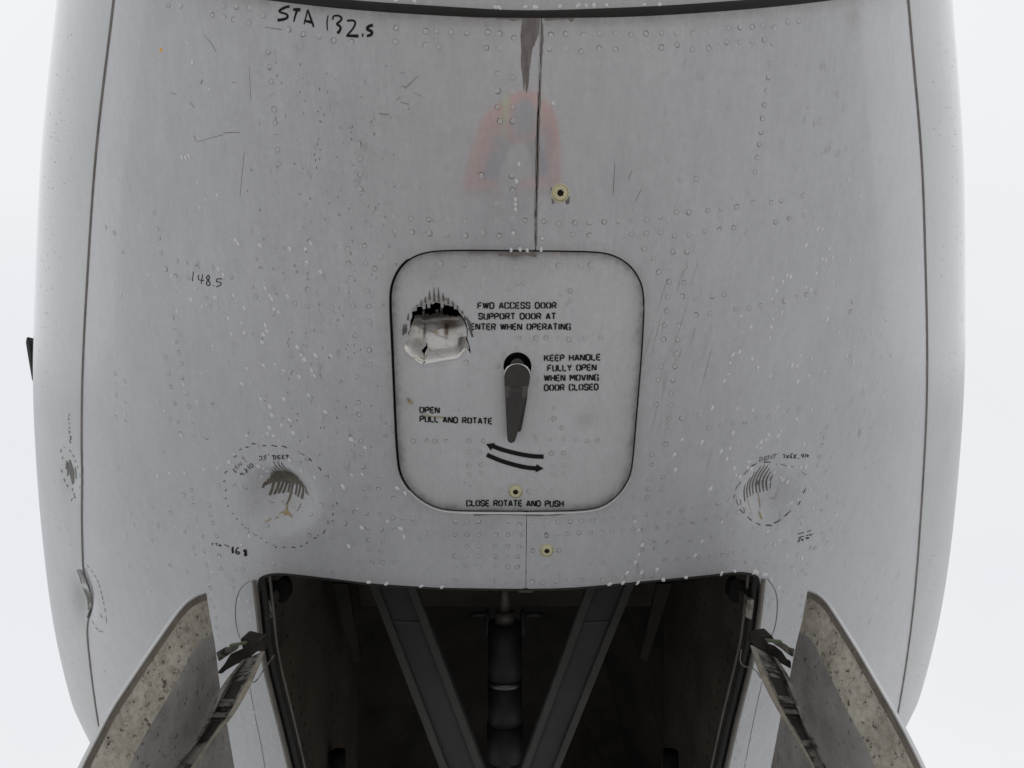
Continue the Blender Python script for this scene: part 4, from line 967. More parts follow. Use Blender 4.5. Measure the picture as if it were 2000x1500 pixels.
tc = [([(600, 615), (590, 690), (570, 758)], 4.6), ([(655, 615), (640, 690), (615, 755)], 5), ([(700, 612), (685, 680), (660, 748)], 5), ([(745, 615), (730, 690), (708, 750)], 5), ([(782, 630), (775, 690), (768, 742)], 4), ([(820, 630), (812, 690), (795, 790), (760, 885)], [5, 4, 3, 1.5]), ([(878, 640), (870, 700), (862, 768)], 3.4), ([(925, 640), (912, 720), (895, 790)], 4.4), ([(970, 640), (965, 720), (945, 808)], 5.4), ([(1002, 630), (1010, 690), (1012, 742)], [1, 3, 2]), ([(1032, 698), (1050, 745)], 1.4), ([(520, 610), (505, 655)], 4),
      ([(685, 308), (692, 390), (715, 475)], [1.3, 1.8, 3]), ([(730, 308), (745, 400), (770, 475)], [1.3, 2, 3]), ([(772, 318), (790, 400), (808, 478)], [1.3, 2, 3]), ([(652, 385), (660, 430), (672, 480)], [1, 1.6, 2.6]), ([(622, 435), (632, 490)], [1, 3]), ([(832, 415), (850, 470), (862, 515)], [1, 2, 3]), ([(892, 488), (920, 560)], [1, 3]), ([(948, 560), (970, 640)], [1, 3]), ([(592, 478), (600, 510)], [1, 3])]
obj('gouge_scratches', ribbon_mesh('gouge_scratches', [(Z(*K1, p), w_) for p, w_ in tc], .0009, surf, 2), PL, 'comb')
rc = [([(395, 585), (380, 660), (385, 740), (400, 830)], [1, 3, 3.4, 3]), ([(458, 500), (430, 600), (430, 700), (452, 800)], [1, 3, 3.4, 2.5]), ([(525, 420), (488, 520), (472, 620), (500, 780)], [1, 3, 3.8, 2]), ([(588, 345), (545, 460), (520, 590), (548, 760)], [1, 2.6, 4, 2]), ([(640, 325), (595, 440), (572, 580), (602, 745)], [1, 2.6, 4.4, 2.5]), ([(685, 325), (640, 440), (622, 570), (648, 740)], [1, 3, 4, 2]), ([(715, 378), (682, 480), (672, 590), (698, 730)], [1, 3, 4, 2]), ([(745, 428), (725, 510), (720, 600), (745, 720)], [1, 3, 4, 2.5]), ([(785, 488), (770, 540), (772, 580)], [1, 3, 2]), ([(785, 598), (778, 650), (782, 695)], [2, 2, 1]), ([(620, 560), (600, 640)], [3, 4])]
obj('gouge_scratches', ribbon_mesh('gouge_scratches', [(smooth(Z(*K2, p), 2), w_) for p, w_ in rc], .0006, surf, 2), PR, 'gouge')
rs = [(Z(*K1, [(815, 740), (800, 800), (770, 880), (768, 940)]), [4, 3, 2, 4]), (Z(*K1, [(690, 970), (730, 955), (770, 955), (810, 975), (865, 1005)]), [1, 3, 7, 4, 1]), (Z(*K1, [(768, 900), (772, 985)]), [3, 6]), (Z(*K1, [(558, 1030), (600, 1018), (625, 1002)]), [1.2, 3, 2.4]), (Z(*K1, [(665, 1012), (700, 995)]), 2.2)]
for p, w_ in rs:
    obj('residue_stain', ribbon_mesh('residue_stain', [(resample(p, 2) + rng.normal(0, .45, (len(resample(p, 2)), 2)), w_)], .0010, surf, 2), PL, 'residue')
rs = [(Z(*K2, [(622, 745), (632, 810), (640, 870), (628, 950)]), [1.6, 1.4, 2, .8]), (Z(*K2, [(610, 970), (612, 1020), (625, 1065)]), [1, 4.5, 2]), (Z(*K2, [(450, 820), (470, 920), (492, 1005)]), [1.2, .8, .5])]
for p, w_ in rs:
    obj('residue_stain', ribbon_mesh('residue_stain', [(p, w_)], .0008, surf, 2), PR, 'residue')

# chipped paint along the seal, the seam and the fasteners
chips = [Z(*B_, [(1000, 108), (1060, 104), (1112, 106), (1100, 210), (1075, 270), (1060, 300), (1052, 380), (1045, 420), (1040, 500), (1030, 560), (1022, 575), (1018, 500), (1008, 560), (1002, 470), (992, 400), (995, 300), (990, 230)])]
chips += [Z(*B_, [(560, 98), (700, 106), (780, 110), (830, 106), (860, 122), (900, 112), (940, 128), (1000, 116), (1000, 102), (780, 96), (600, 90)]), Z(*B_, [(1130, 104), (1140, 125), (1280, 118), (1300, 135), (1330, 105), (1200, 100)])]
obj('paint_chip', patch_mesh('paint_chip', chips, .0003, .8, 6), PL, 'chip')
sl_, sr_ = resample(seamT, 5), resample(seamT, 5)
wv = np.abs(rng.normal(0, 1, len(sr_))); wv = np.convolve(wv, [.25, .5, .25], 'same')
k = (sr_[:, 1] > 40) & (sr_[:, 1] < 480)
obj('paint_chip', ribbon_mesh('paint_chip', [(sr_[k] + [2.2, 0], list(1.0 + 2.2 * wv[k] * np.interp(sr_[k][:, 1], [40, 180, 300, 480], [1.8, 1.0, .9, .25])))], .0003, surf, 3), PR, 'chip')
wv = np.abs(rng.normal(0, 1, len(sr_))); wv = np.convolve(wv, [.25, .5, .25], 'same')
obj('paint_chip', ribbon_mesh('paint_chip', [(sr_[k] - [2.4, 0], list(.3 + 2.0 * wv[k] * np.interp(sr_[k][:, 1], [40, 230, 260, 400, 480], [.3, .3, 1.3, 1.0, .3])))], .0003, surf, 3), PL, 'chip')
for ch_ in [[(1077, 388), (1081, 389), (1083, 399), (1079, 398)], [(1108, 384), (1113, 382), (1112, 397), (1106, 400), (1104, 394)], [(1075, 366), (1078, 364), (1078, 380), (1075, 378)], [(1064, 1041), (1069, 1040), (1071, 1048), (1067, 1052), (1063, 1047)], [(1039, 1071), (1043, 1073), (1042, 1080), (1038, 1078)]]:
    obj('paint_chip', patch_mesh('paint_chip', [ch_], .0003, .5, 4), PR, 'chip')
lipc = np.arange(925, 1150, 4.0); lw = 1.2 + 2.2 * np.abs(np.sin(lipc / 17) * np.sin(lipc / 41 + 1))
obj('paint_chip', ribbon_mesh('paint_chip', [(np.stack([lipc, 1006.5 + .6 * np.sin(lipc / 23) - (lipc > 1080) * (lipc - 1080) * .12], 1), list(lw))], .0003, surf, 3), PL, 'chip')
obj('paint_chip', patch_mesh('paint_chip', [[(972, 494), (1000, 493), (1046, 495), (1044, 499), (1020, 497), (1004, 502), (990, 498), (976, 501)], [(1030, 497), (1048, 496), (1047, 503), (1036, 500)]], .0004, .6, 4), hatch, 'chip')
obj('rust_chip', patch_mesh('rust_chip', [[(312, 94), (316, 93), (317, 99), (314, 102), (311, 100)]], .0004, .6, 3), PL, 'rust')
# scuffs and scratches
scf = [(Z(*A_, [(1085, 755), (1095, 795), (1160, 775), (1245, 752)]), .9), (Z(*A_, [(1250, 742), (1340, 738)]), [1.8, 1]), (Z(*A_, [(1480, 152), (1570, 165)]), [1, 1.8]), (Z(*A_, [(1140, 200), (1180, 240), (1205, 290)]), .9), (Z(*A_, [(1060, 570), (1085, 600)]), 1.2), (Z(*A_, [(1120, 470), (1130, 445)]), 1.8), (Z(*A_, [(1295, 460), (1320, 460)]), 1.3), (Z(*A_, [(950, 515), (985, 528)]), 1),
       (Z(*B_, [(285, 540), (360, 465)]), [2, 1]), (Z(*B_, [(128, 692), (185, 702)]), 2.2), (Z(*B_, [(255, 622), (308, 638)]), [1, 1.8]), (Z(*B_, [(262, 525), (288, 530)]), 1.6), (Z(*B_, [(235, 610), (250, 590)]), 1.6), (Z(*B_, [(340, 565), (390, 590)]), .8), (Z(*B_, [(1555, 1180), (1565, 1000)]), 1.1), (Z(*B_, [(1645, 1100), (1670, 1040)]), 1), (Z(*B_, [(1690, 1230), (1730, 1150)]), .9), (Z(*A_, [(1390, 370), (1400, 560)]), .7), (Z(*A_, [(1340, 1100), (1365, 850)]), .7)]
for p, w_ in scf:
    obj('scuff_mark', ribbon_mesh('scuff_mark', [(smooth(p, 1), w_)], .0003, surf, 3), panel_at(*p[0]), 'scuff')
# faint sooty streaks beside the hatch, sloping with the airflow, and greasy specks round the fasteners
stk, spk = [], []
for _ in range(30):
    x = random.uniform(1262, 1400); y = random.uniform(470, 880); L_ = random.uniform(25, 90); stk.append(([(x, y), (x - L_ * .28 + random.uniform(-3, 3), y + L_)], [.3, random.uniform(.6, 1.3), .3]))
obj('soot_streaks', ribbon_mesh('soot_streaks', stk, .00015, surf, 5), PR, 'smudge')['kind'] = 'stuff'
for _ in range(270):
    x = random.gauss(650, 95); y = random.uniform(120, 900)
    if not (470 < x < 1030) or inside(np.array([(x, y)]), grow(DOOR, 6))[0] or (x > 880 and 180 < y < 430): continue
    L_ = random.uniform(2, 7); spk.append(([(x, y), (x + random.uniform(-1.5, 1.5), y + L_)], [.6, random.uniform(1.2, 3.2), .5]))
obj('greasy_specks', ribbon_mesh('greasy_specks', spk, .00015, surf, 2), PL, 'scuff')['kind'] = 'stuff'
spk = []
for _ in range(90):
    x = random.uniform(1070, 1480); y = random.uniform(60, 470); L_ = random.uniform(2, 6); spk.append(([(x, y), (x + random.uniform(-1, 1), y + L_)], [.4, random.uniform(.8, 2.0), .4]))
obj('greasy_specks', ribbon_mesh('greasy_specks', spk, .00015, surf, 2), PR, 'smudge')['kind'] = 'stuff'
spk = []
for _ in range(60):
    x = random.uniform(800, 1240); y = random.uniform(510, 980)
    if inside(np.array([(x, y)]), HOLE)[0] or abs(x - 1005) < 40: continue
    L_ = random.uniform(2, 6); spk.append(([(x, y), (x + random.uniform(-1, 1), y + L_)], [.4, random.uniform(1, 2.4), .4]))
obj('greasy_specks', ribbon_mesh('greasy_specks', spk, .00015, hsurf, 2), hatch, 'smudge')['kind'] = 'stuff'

# ------------------------------------------------------------------ wheel bay
def bay(name, pts_or_mesh, mt, parent=None):
    return obj(name, pts_or_mesh, parent or WB, mt)
WB = obj('wheel_bay', bpy.data.meshes.new('wheel_bay_tmp'), air)
sk = WELL
S0 = surf(sk[:, 0], sk[:, 1], -.002); nW = len(S0)
UP = Vector((0, -.10, 1.0))
def up_at(P, h): return P + np.array([0, .08, 1.0]) * h
T1 = S0.copy(); T1[:, 2] = np.maximum(2.75, T1[:, 2] + .6)
wv_, wf_ = [], []
me = WB.data
seg = 8
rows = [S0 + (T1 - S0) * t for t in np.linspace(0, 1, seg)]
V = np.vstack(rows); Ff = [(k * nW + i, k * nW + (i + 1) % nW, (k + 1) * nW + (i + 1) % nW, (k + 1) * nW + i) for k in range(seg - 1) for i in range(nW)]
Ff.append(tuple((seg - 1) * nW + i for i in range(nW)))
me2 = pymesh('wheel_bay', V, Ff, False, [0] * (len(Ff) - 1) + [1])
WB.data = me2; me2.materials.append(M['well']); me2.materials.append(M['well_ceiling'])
WB['label'] = 'dark open wheel bay with braces and actuator'
# dark rubber along the forward lip
lipf = np.array([p for p in WELL if p[1] < 1160 and 500 < p[0] < 1488]); lipf = lipf[np.argsort(lipf[:, 0])]
obj('bay_lip_seal', tube('bay_lip_seal', surf(lipf[:, 0], lipf[:, 1] + 3.5, -.008), .0055, 10), WB, 'black_rubber')
# sill strips down both sides, with the dark rubber inside them
for L_, sgn in ((WELL_L, 1), (WELL_R, -1)):
    c = resample(np.array(L_), 10)
    a = c + [-4.5 * sgn, 0]; b = c + [6.5 * sgn, 0]
    for (a_, b_, o_, nm, mt) in ((c + [-6 * sgn, 0], c + [1.5 * sgn, 0], .0030, 'sill_strip', 'strip'), (c + [1.5 * sgn, 0], c + [13 * sgn, 0], -.006, 'sill_rubber', 'black_rubber'), (c + [13 * sgn, 0], c + [17 * sgn, 0], -.02, 'sill_strip', 'strip')):
        A0, B0, A1, B1 = surf(a_[:, 0], a_[:, 1], o_), surf(b_[:, 0], b_[:, 1], o_), surf(a_[:, 0], a_[:, 1], o_ - .008), surf(b_[:, 0], b_[:, 1], o_ - .008)
        n_ = len(c); V = np.vstack([A0, B0, B1, A1])
        Ff = [(r_ * n_ + i, r_ * n_ + i + 1, ((r_ + 1) % 4) * n_ + i + 1, ((r_ + 1) % 4) * n_ + i) for r_ in range(4) for i in range(n_ - 1)]
        obj(nm, pymesh(nm, V, Ff), WB, mt)
# the two diagonal braces: channel sections with raised flanges
for (t0, t1, b0, b1) in (((722, 1135), (812, 1140), (861, 1496), (947, 1496)), ((1238, 1135), (1147, 1140), (1092, 1496), (1018, 1496))):
    zt, zb_ = 2.26, 2.06
    ex = 1.16
    e0 = (t0[0] + (b0[0] - t0[0]) * ex, t0[1] + (b0[1] - t0[1]) * ex); e1 = (t1[0] + (b1[0] - t1[0]) * ex, t1[1] + (b1[1] - t1[1]) * ex)
    ze = zt + (zb_ - zt) * ex
    t0u = (t0[0] - (b0[0] - t0[0]) * .15, t0[1] - 54); t1u = (t1[0] - (b1[0] - t1[0]) * .15, t1[1] - 54)
    pa, pb, pc, pd = at(*t0u, zt + .03), at(*t1u, zt + .03), at(*e1, ze), at(*e0, ze)
    Vv, Fv = [], []
    prism(Vv, Fv, [pa, pb, pc, pd], (0, 0, .012))
    br_ = obj('brace', pymesh('brace', Vv, Fv, False), WB, 'beam')
    for (p, q_), r_ in (((pa, pd), (pb, pc)), ((pb, pc), (pa, pd))):
        inn = .19
        Vv, Fv = [], []
        prism(Vv, Fv, [p - Vector((0, 0, .022)), p.lerp(r_[0], inn) - Vector((0, 0, .022)), q_.lerp(r_[1], inn) - Vector((0, 0, .022)), q_ - Vector((0, 0, .022))], (0, 0, .0215))
        obj('flange', bevelled(pymesh('flange', Vv, Fv, False), .002), br_, 'beam_edge')
    Vv, Fv = [], []
    m1, m2 = pa.lerp(pd, .30), pb.lerp(pc, .30)
    prism(Vv, Fv, [m1.lerp(m2, .2), m1.lerp(m2, .8), m1.lerp(m2, .8) + (pc - pb) * .012, m1.lerp(m2, .2) + (pd - pa) * .012], (0, 0, -.006))
    obj('stiffener', pymesh('stiffener', Vv, Fv, False), br_, 'beam_edge')
# retraction actuator between them
zc = 2.35
def cylp(x, y0, y1, r_px, nm, mt, seg=20, z=zc):
    return obj(nm, tube(nm, [at(x, y0, z), at(x, (y0 + y1) / 2, z), at(x, y1, z)], r_px * z / F, seg), WB, mt)
cylp(986, 1140, 1196, 11, 'actuator_rod', 'bronze'); cylp(986, 1194, 1219, 20, 'actuator_collar', 'bronze'); cylp(986, 1216, 1326, 33, 'actuator_barrel', 'actuator')
cylp(986, 1324, 1334, 34, 'actuator_ring', 'chrome'); cylp(986, 1333, 1412, 33, 'actuator_barrel', 'actuator'); cylp(986, 1411, 1480, 35, 'actuator_barrel', 'actuator'); cylp(986, 1479, 1560, 16, 'actuator_rod', 'chrome')
for x_ in (952, 1021): cylp(x_, 1192, 1240, 5, 'clamp_bolt', 'actuator', 12)
for x0_, x1_ in ((918, 955), (1022, 1062)):
    obj('clamp_arm', tube('clamp_arm', [at(x0_, 1200, zc), at(x1_, 1200, zc)], .008, 10), WB, 'actuator')
# stringers on the side walls and forward cross member
for pts in ([(650, 1140, 2.20), (678, 1140, 2.20), (706, 1292, 2.36), (690, 1296, 2.36)], [(1312, 1140, 2.20), (1284, 1140, 2.20), (1250, 1286, 2.36), (1264, 1292, 2.36)]):
    Vv, Fv = [], []; prism(Vv, Fv, [at(*p) for p in pts], (0, 0, .02)); obj('stringer', pymesh('stringer', Vv, Fv, False), WB, 'well_ceiling')
Vv, Fv = [], []; prism(Vv, Fv, [at(700, 1130, 2.5), at(1290, 1130, 2.5), at(1285, 1184, 2.5), at(705, 1184, 2.5)], (0, 0, .03)); obj('cross_member', pymesh('cross_member', Vv, Fv, False), WB, 'well')
# uplock brackets in the two forward corners
for sgn, x0_ in ((1, 548), (-1, 1440)):
    Vv, Fv = [], []
    prism(Vv, Fv, [at(x0_ + sgn * a, b, 1.72) for a, b in ((-40, 1145), (-10, 1138), (2, 1128), (14, 1136), (18, 1160), (8, 1178), (-6, 1178), (-2, 1160), (-10, 1150), (-22, 1168), (-40, 1162))], (0, 0, .03))
    obj('uplock_bracket', bevelled(pymesh('uplock_bracket', Vv, Fv, False), .003), WB, 'well_dark')
    Vv, Fv = [], []
    prism(Vv, Fv, [at(x0_ + sgn * a, b, 1.70) for a, b in ((-33, 1172), (-20, 1172), (-16, 1205), (-28, 1210))], (0, 0, .02))
    obj('uplock_tab', pymesh('uplock_tab', Vv, Fv, False), WB, 'arm')
    obj('fitting', tube('fitting', [at(660 if sgn > 0 else 1310, 1468, 2.3), at(660 if sgn > 0 else 1310, 1510, 2.3)], .025, 12), WB, 'well_dark')
# rivet lines on the bay walls
rvm = RM[5]
for sgn, c0 in ((1, WELL_L), (-1, WELL_R)):
    c = resample(np.array(c0), 26)
    for dz in (.10, .16, .42, .48):
        for k, p in enumerate(c[2:17]):
            P_ = surf(np.array([p[0]]), np.array([p[1]]))[0] + np.array([sgn * .001, 0, dz + .012 * math.sin(k * 1.7)])
            o = bpy.data.objects.new('wall_rivet', WRM if 'WRM' in globals() else rvm); C.objects.link(o); o.parent = WB
            o.matrix_local = Matrix.Translation(P_) @ Matrix.Rotation(sgn * math.pi / 2, 4, 'Y') @ Matrix.Scale(.005, 4)

# seams of the corner covers beside the bay
obj('cover_seam', ribbon_mesh('cover_seam', [(smooth(Z(0, 950, 2.727, [(1335, 500), (1285, 535), (1260, 600), (1255, 680), (1265, 760), (1282, 805)]), 2), [1.4, 1.8, 1.8, 1.4])], .0003), PL, 'ring')
obj('cover_seam', ribbon_mesh('cover_seam', [(smooth(Z(1300, 950, 2.727, [(540, 488), (580, 540), (597, 600), (595, 680), (582, 755), (565, 795)]), 2), [1.6, 2, 2, 1.6])], .0003), PR, 'ring')
obj('cover_seam', ribbon_mesh('cover_seam', [(Z(300, 1120, 3.947, [(745, 870), (780, 1080), (830, 1320), (858, 1500)]), 1.1)], .0003), PL, 'ring')
obj('cover_seam', ribbon_mesh('cover_seam', [(Z(1400, 1100, 3.75, [(332, 870), (270, 1160), (205, 1500)]), 1.1)], .0003), PR, 'ring')

# ------------------------------------------------------------------ wheel bay doors
FL = Z(0, 950, 2.727, [(1100, 570), (1040, 590), (980, 638), (920, 718), (800, 890), (700, 1040), (600, 1190), (520, 1345), (440, 1500)]) + [(128, 1575), (108, 1640)]
FR = Z(1300, 950, 2.727, [(755, 560), (800, 572), (850, 615), (900, 690), (970, 800), (1040, 915), (1100, 1020), (1240, 1260), (1350, 1480)]) + [(1828, 1565), (1850, 1640)]
for side, FE, XD, par in ((-1, FL, -.655, 'left'), (1, FR, .632, 'right')):
    fe = resample(smooth(np.array(FE), 1), 9)
    z_ = F * XD / (fe[:, 0] - CX); Yf = (fe[:, 1] - CY) / F * z_
    n_ = len(fe); s = np.linspace(0, 1, n_)
    t_in = np.r_[0, .006, .014, .02, .03, .045, .06, .070, .078, .085, .092, .10, .112, .13, .2, .3, .42]
    dep_ = np.interp(t_in, [0, .012, .014, .022, .070, .085, .10, .13], [0, .0005, .003, .005, .0245, .029, .0315, .032])
    # the top edge follows the line of the belly; each column of the panel is carried down parallel to the forward edge
    TE = Z(0, 950, 2.727, [(1100, 570), (1115, 700), (1140, 830), (1150, 890), (1170, 1040), (1210, 1280), (1250, 1500)]) if side < 0 else Z(1300, 950, 2.727, [(755, 560), (730, 720), (690, 870), (660, 1010), (610, 1240), (560, 1500)])
    te = resample(np.array(TE), 3)
    cum = [0.0]; top = []
    k_t = 0
    for k2 in range(400):                       # walk along the edge, solving depth from the panel's distance off the centre line
        f_ = k2 / 399 * (len(te) - 1); pq = te[int(f_)] + (te[min(int(f_) + 1, len(te) - 1)] - te[int(f_)]) * (f_ - int(f_))
        if top: t_now = cum[-1]
        else: t_now = 0.0
        xx = XD - side * np.interp(t_now, [0, .03, .12, .15], [0, .004, .029, .032])
        zq_ = F * xx / (pq[0] - CX); P2 = np.array([(pq[1] - CY) / F * zq_, zq_])
        if top: cum.append(cum[-1] + np.hypot(*(P2 - top[-1]))); 
        top.append(P2)
    top = np.array(top); cum = np.array(cum)
    TJ = np.stack([np.interp(t_in, cum, top[:, 0]), np.interp(t_in, cum, top[:, 1])], 1)
    aft = (top[-1] - top[-60]); aft /= np.linalg.norm(aft)
    ext = np.array([.55, .8, 1.1, 1.4]); t_in = np.r_[t_in, ext]; dep_ = np.r_[dep_, [.032] * 4]
    TJ = np.vstack([TJ, [TJ[-1] + aft * (e_ - .42) for e_ in ext]])
    BJ = np.array([Yf[-1], z_[-1]]) + np.outer(t_in, np.array([.92, .40]))
    b = len(t_in); V = []
    for i in range(n_):
        for j in range(b):
            pt = np.array([Yf[i], z_[i]]) + (TJ[j] - TJ[0]) * (1 - s[i]) + (BJ[j] - BJ[0]) * s[i]
            wob = .0012 * math.sin(t_in[j] * 23 + i * .31) * (t_in[j] > .02)
            mixs = min(s[i] / .16, 1.0); mixs = mixs * mixs * (3 - 2 * mixs)
            dtop = np.interp(t_in[j], [0, .03, .12, .15], [0, .004, .029, .032])
            V.append((XD - side * (dtop + (dep_[j] - dtop) * mixs + wob), pt[0], pt[1]))
    Ya = np.array([V[i * b + b - 1][1] for i in range(n_)]); Za = np.array([V[i * b + b - 1][2] for i in range(n_)]); ln = np.hypot(Ya - Yf, Za - z_)
    Ff = [(i * b + j, i * b + j + 1, (i + 1) * b + j + 1, (i + 1) * b + j) for i in range(n_ - 1) for j in range(b - 1)]
    mi = [1 if j < 2 else (2 if t_in[j] > .084 else 0) for i in range(n_ - 1) for j in range(b - 1)]
    # outer skin slab
    oy = Yf - .0035; Vo = []; Fo = []
    for i in range(n_):
        d = np.array([Ya[i] - Yf[i], Za[i] - z_[i]]) / ln[i]
        dz0 = .0
        for xo in (.0006, .006):
            Vo.append((XD + side * xo, Yf[i] - d[0] * .004, z_[i] - d[1] * .004))
            Vo.append((XD + side * (xo + (.02 if xo > .001 else .0)), Ya[i], Za[i]))
    for i in range(n_ - 1):
        k, m_ = 4 * i, 4 * i + 4
        Fo += [(k, m_, m_ + 1, k + 1), (k + 2, k + 3, m_ + 3, m_ + 2), (k, k + 2, m_ + 2, m_)]
    Fo += [(0, 1, 3, 2)]
    gd = obj('wheel_bay_door', pymesh('wheel_bay_door', Vo, Fo, False), air, 'gd_out')
    gd['label'] = 'open wheel bay door with grimy cream inner face'
    inn = obj('inner_panel', pymesh('inner_panel', V, Ff, True, mi), gd, ['gd_in', 'gd_rim', 'gd_pan'])
    # edge wall along the top of the inner panel
    Vt = [V[j] for j in range(b)] + [(XD, V[j][1], V[j][2]) for j in range(b)]
    obj('top_edge', pymesh('top_edge', Vt, [(j, j + 1, b + j + 1, b + j) for j in range(b - 1)], False), gd, 'gd_rim')
    # hinge arm: a channel with ribs
    if side < 0: mp = lambda p: Z(300, 1120, 3.947, p)
    else: mp = lambda p: Z(1400, 1100, 3.75, p)
    if side < 0:
        outp = mp([(855, 598), (740, 870), (600, 1112), (490, 1232), (320, 1490), (250, 1600)]); innp = mp([(690, 665), (525, 870), (445, 1070), (335, 1290), (190, 1450), (120, 1560)])
        ribs = [(.40, .43), (.52, .545)]; 
    else:
        outp = mp([(250, 600), (330, 850), (475, 1120), (580, 1290), (690, 1470), (740, 1600)]); innp = mp([(430, 690), (530, 835), (600, 1030), (660, 1200), (760, 1390), (820, 1560)])
        ribs = [(.40, .43), (.52, .545)]
    za_ = np.interp(np.linspace(0, 1, 24), [0, .22, .45, .68, .85, 1], [1.552, 1.462, 1.415, 1.352, 1.295, 1.225])
    oo, ii = resample(smooth(np.array(outp), 2), 1), resample(smooth(np.array(innp), 2), 1)
    tt = np.linspace(0, 1, 24)
    oo = oo[(tt * (len(oo) - 1)).astype(int)]; ii = ii[(tt * (len(ii) - 1)).astype(int)]
    def strip(a0, a1, zoff, th, nm, mt, par_):
        V_, F_s = [], []
        for k in range(24):
            p0 = oo[k] + (ii[k] - oo[k]) * a0; p1 = oo[k] + (ii[k] - oo[k]) * a1
            for p in (p0, p1):
                for dz in (0, th):
                    V_.append(at(p[0], p[1], za_[k] + zoff + dz))
        for k in range(23):
            c = 4 * k; e = c + 4
            F_s += [(c, c + 2, e + 2, e), (c + 1, e + 1, e + 3, c + 3), (c, e, e + 1, c + 1), (c + 2, c + 3, e + 3, e + 2)]
        F_s += [(0, 1, 3, 2), (92, 94, 95, 93)]
        return obj(nm, bevelled(pymesh(nm, V_, F_s, False), .0015), par_, mt)
    arm = strip(0.0, 1.0, .012, .006, 'hinge_arm', 'arm', gd)
    strip(-.04, .20, -.012, .0235, 'arm_flange', 'arm_edge', gd)
    strip(.86, 1.04, -.010, .0215, 'arm_flange', 'arm', gd)
    for r0_, r1_ in ribs:
        k0, k1 = int(r0_ * 23), int(r0_ * 23) + 1
        V_, F_s = [], []
        q0, q1 = oo[k0] + (ii[k0] - oo[k0]) * .19, oo[k0] + (ii[k0] - oo[k0]) * .87
        w_ = (oo[k1] - oo[k0]) * .35
        prism(V_, F_s, [at(*q0, za_[k0] - .004), at(*q1, za_[k0] - .004), at(*(q1 + w_), za_[k0] - .004), at(*(q0 + w_), za_[k0] - .004)], (0, 0, .016))
        obj('arm_rib', bevelled(pymesh('arm_rib', V_, F_s, False), .001), gd, 'arm')
    for r0_, r1_ in ((.16, .36), (.44, .51), (.56, .72)):
        V_, F_s = [], []
        ks = [int(r0_ * 23), int((r0_ + r1_) / 2 * 23), int(r1_ * 23)]
        pl = [oo[k] + (ii[k] - oo[k]) * .30 for k in ks] + [oo[k] + (ii[k] - oo[k]) * .76 for k in ks[::-1]]
        zl = [za_[k] for k in ks] + [za_[k] for k in ks[::-1]]
        prism(V_, F_s, [at(p[0], p[1], z__ + .0112) for p, z__ in zip(pl, zl)], (0, 0, .0006))
        obj('arm_dark_part', pymesh('arm_dark_part', V_, F_s, False), gd, 'arm_dark')  # flat dark plates on the web stand in for shade in its pockets
    # twin links from the pivot to the door's edge, green stop plate, dark pivot block
    if side < 0:
        lk = [[(480, 612), (545, 575), (655, 565), (640, 590), (560, 640), (515, 672), (500, 680)], [(520, 730), (545, 700), (590, 625), (680, 585), (740, 640), (720, 668), (640, 700), (560, 745), (525, 775), (488, 770)]]
        pv = [(665, 505), (690, 500), (780, 525), (830, 520), (860, 600), (800, 600), (740, 650), (700, 660), (680, 560)]; gr_ = [(582, 555), (700, 535), (710, 546), (590, 572)]; hk = [(930, 630), (850, 740), (790, 835), (765, 838)]
    else:
        lk = [[(415, 590), (500, 592), (545, 625), (572, 630), (560, 690), (520, 665), (470, 625)], [(370, 590), (430, 610), (480, 650), (515, 705), (545, 720), (545, 775), (470, 735), (410, 690), (350, 685)]]
        pv = [(285, 560), (340, 540), (405, 530), (425, 565), (370, 590), (350, 680), (320, 640), (270, 605)]; gr_ = [(365, 565), (480, 575), (482, 586), (370, 580)]; hk = [(180, 630), (165, 750), (280, 770), (320, 840)]
    zi = np.array(0)
    for k, pl in enumerate(lk):
        V_, F_s = [], []; pp_ = mp(pl); prism(V_, F_s, [at(p[0], p[1], 1.555 + .012 * k) for p in pp_], (0, 0, .007))
        obj('hinge_link', bevelled(pymesh('hinge_link', V_, F_s, False), .0012), gd, 'arm' if k == 0 else 'arm_dark')
    V_, F_s = [], []; prism(V_, F_s, [at(p[0], p[1], 1.585) for p in mp(pv)], (0, 0, .05)); obj('hinge_pivot', bevelled(pymesh('hinge_pivot', V_, F_s, False), .002), gd, 'arm_dark')
    V_, F_s = [], []; prism(V_, F_s, [at(p[0], p[1], 1.545) for p in mp(gr_)], (0, 0, .012)); obj('stop_plate', pymesh('stop_plate', V_, F_s, False), gd, 'green')
    hh = resample(smooth(np.array(mp(hk)), 2), 4); obj('hinge_wire', tube('hinge_wire', [at(p[0], p[1], 1.60) for p in hh], .0012, 8), gd, 'arm')

# probe on the side of the nose
pb = np.array(Z(0, 450, 2.632, [(135, 545), (130, 575), (140, 640), (163, 775), (175, 775), (163, 640), (150, 570), (143, 548)]))
Vv, Fv = [], []; prism(Vv, Fv, [at(p[0], p[1], 2.24) for p in pb], (0, .004, .035)); Vv2 = Vv
prb = obj('probe', bevelled(pymesh('probe', Vv, Fv, False), .003), air, 'blade')
prb['label'] = 'dark blade-like probe sticking out from the side skin'

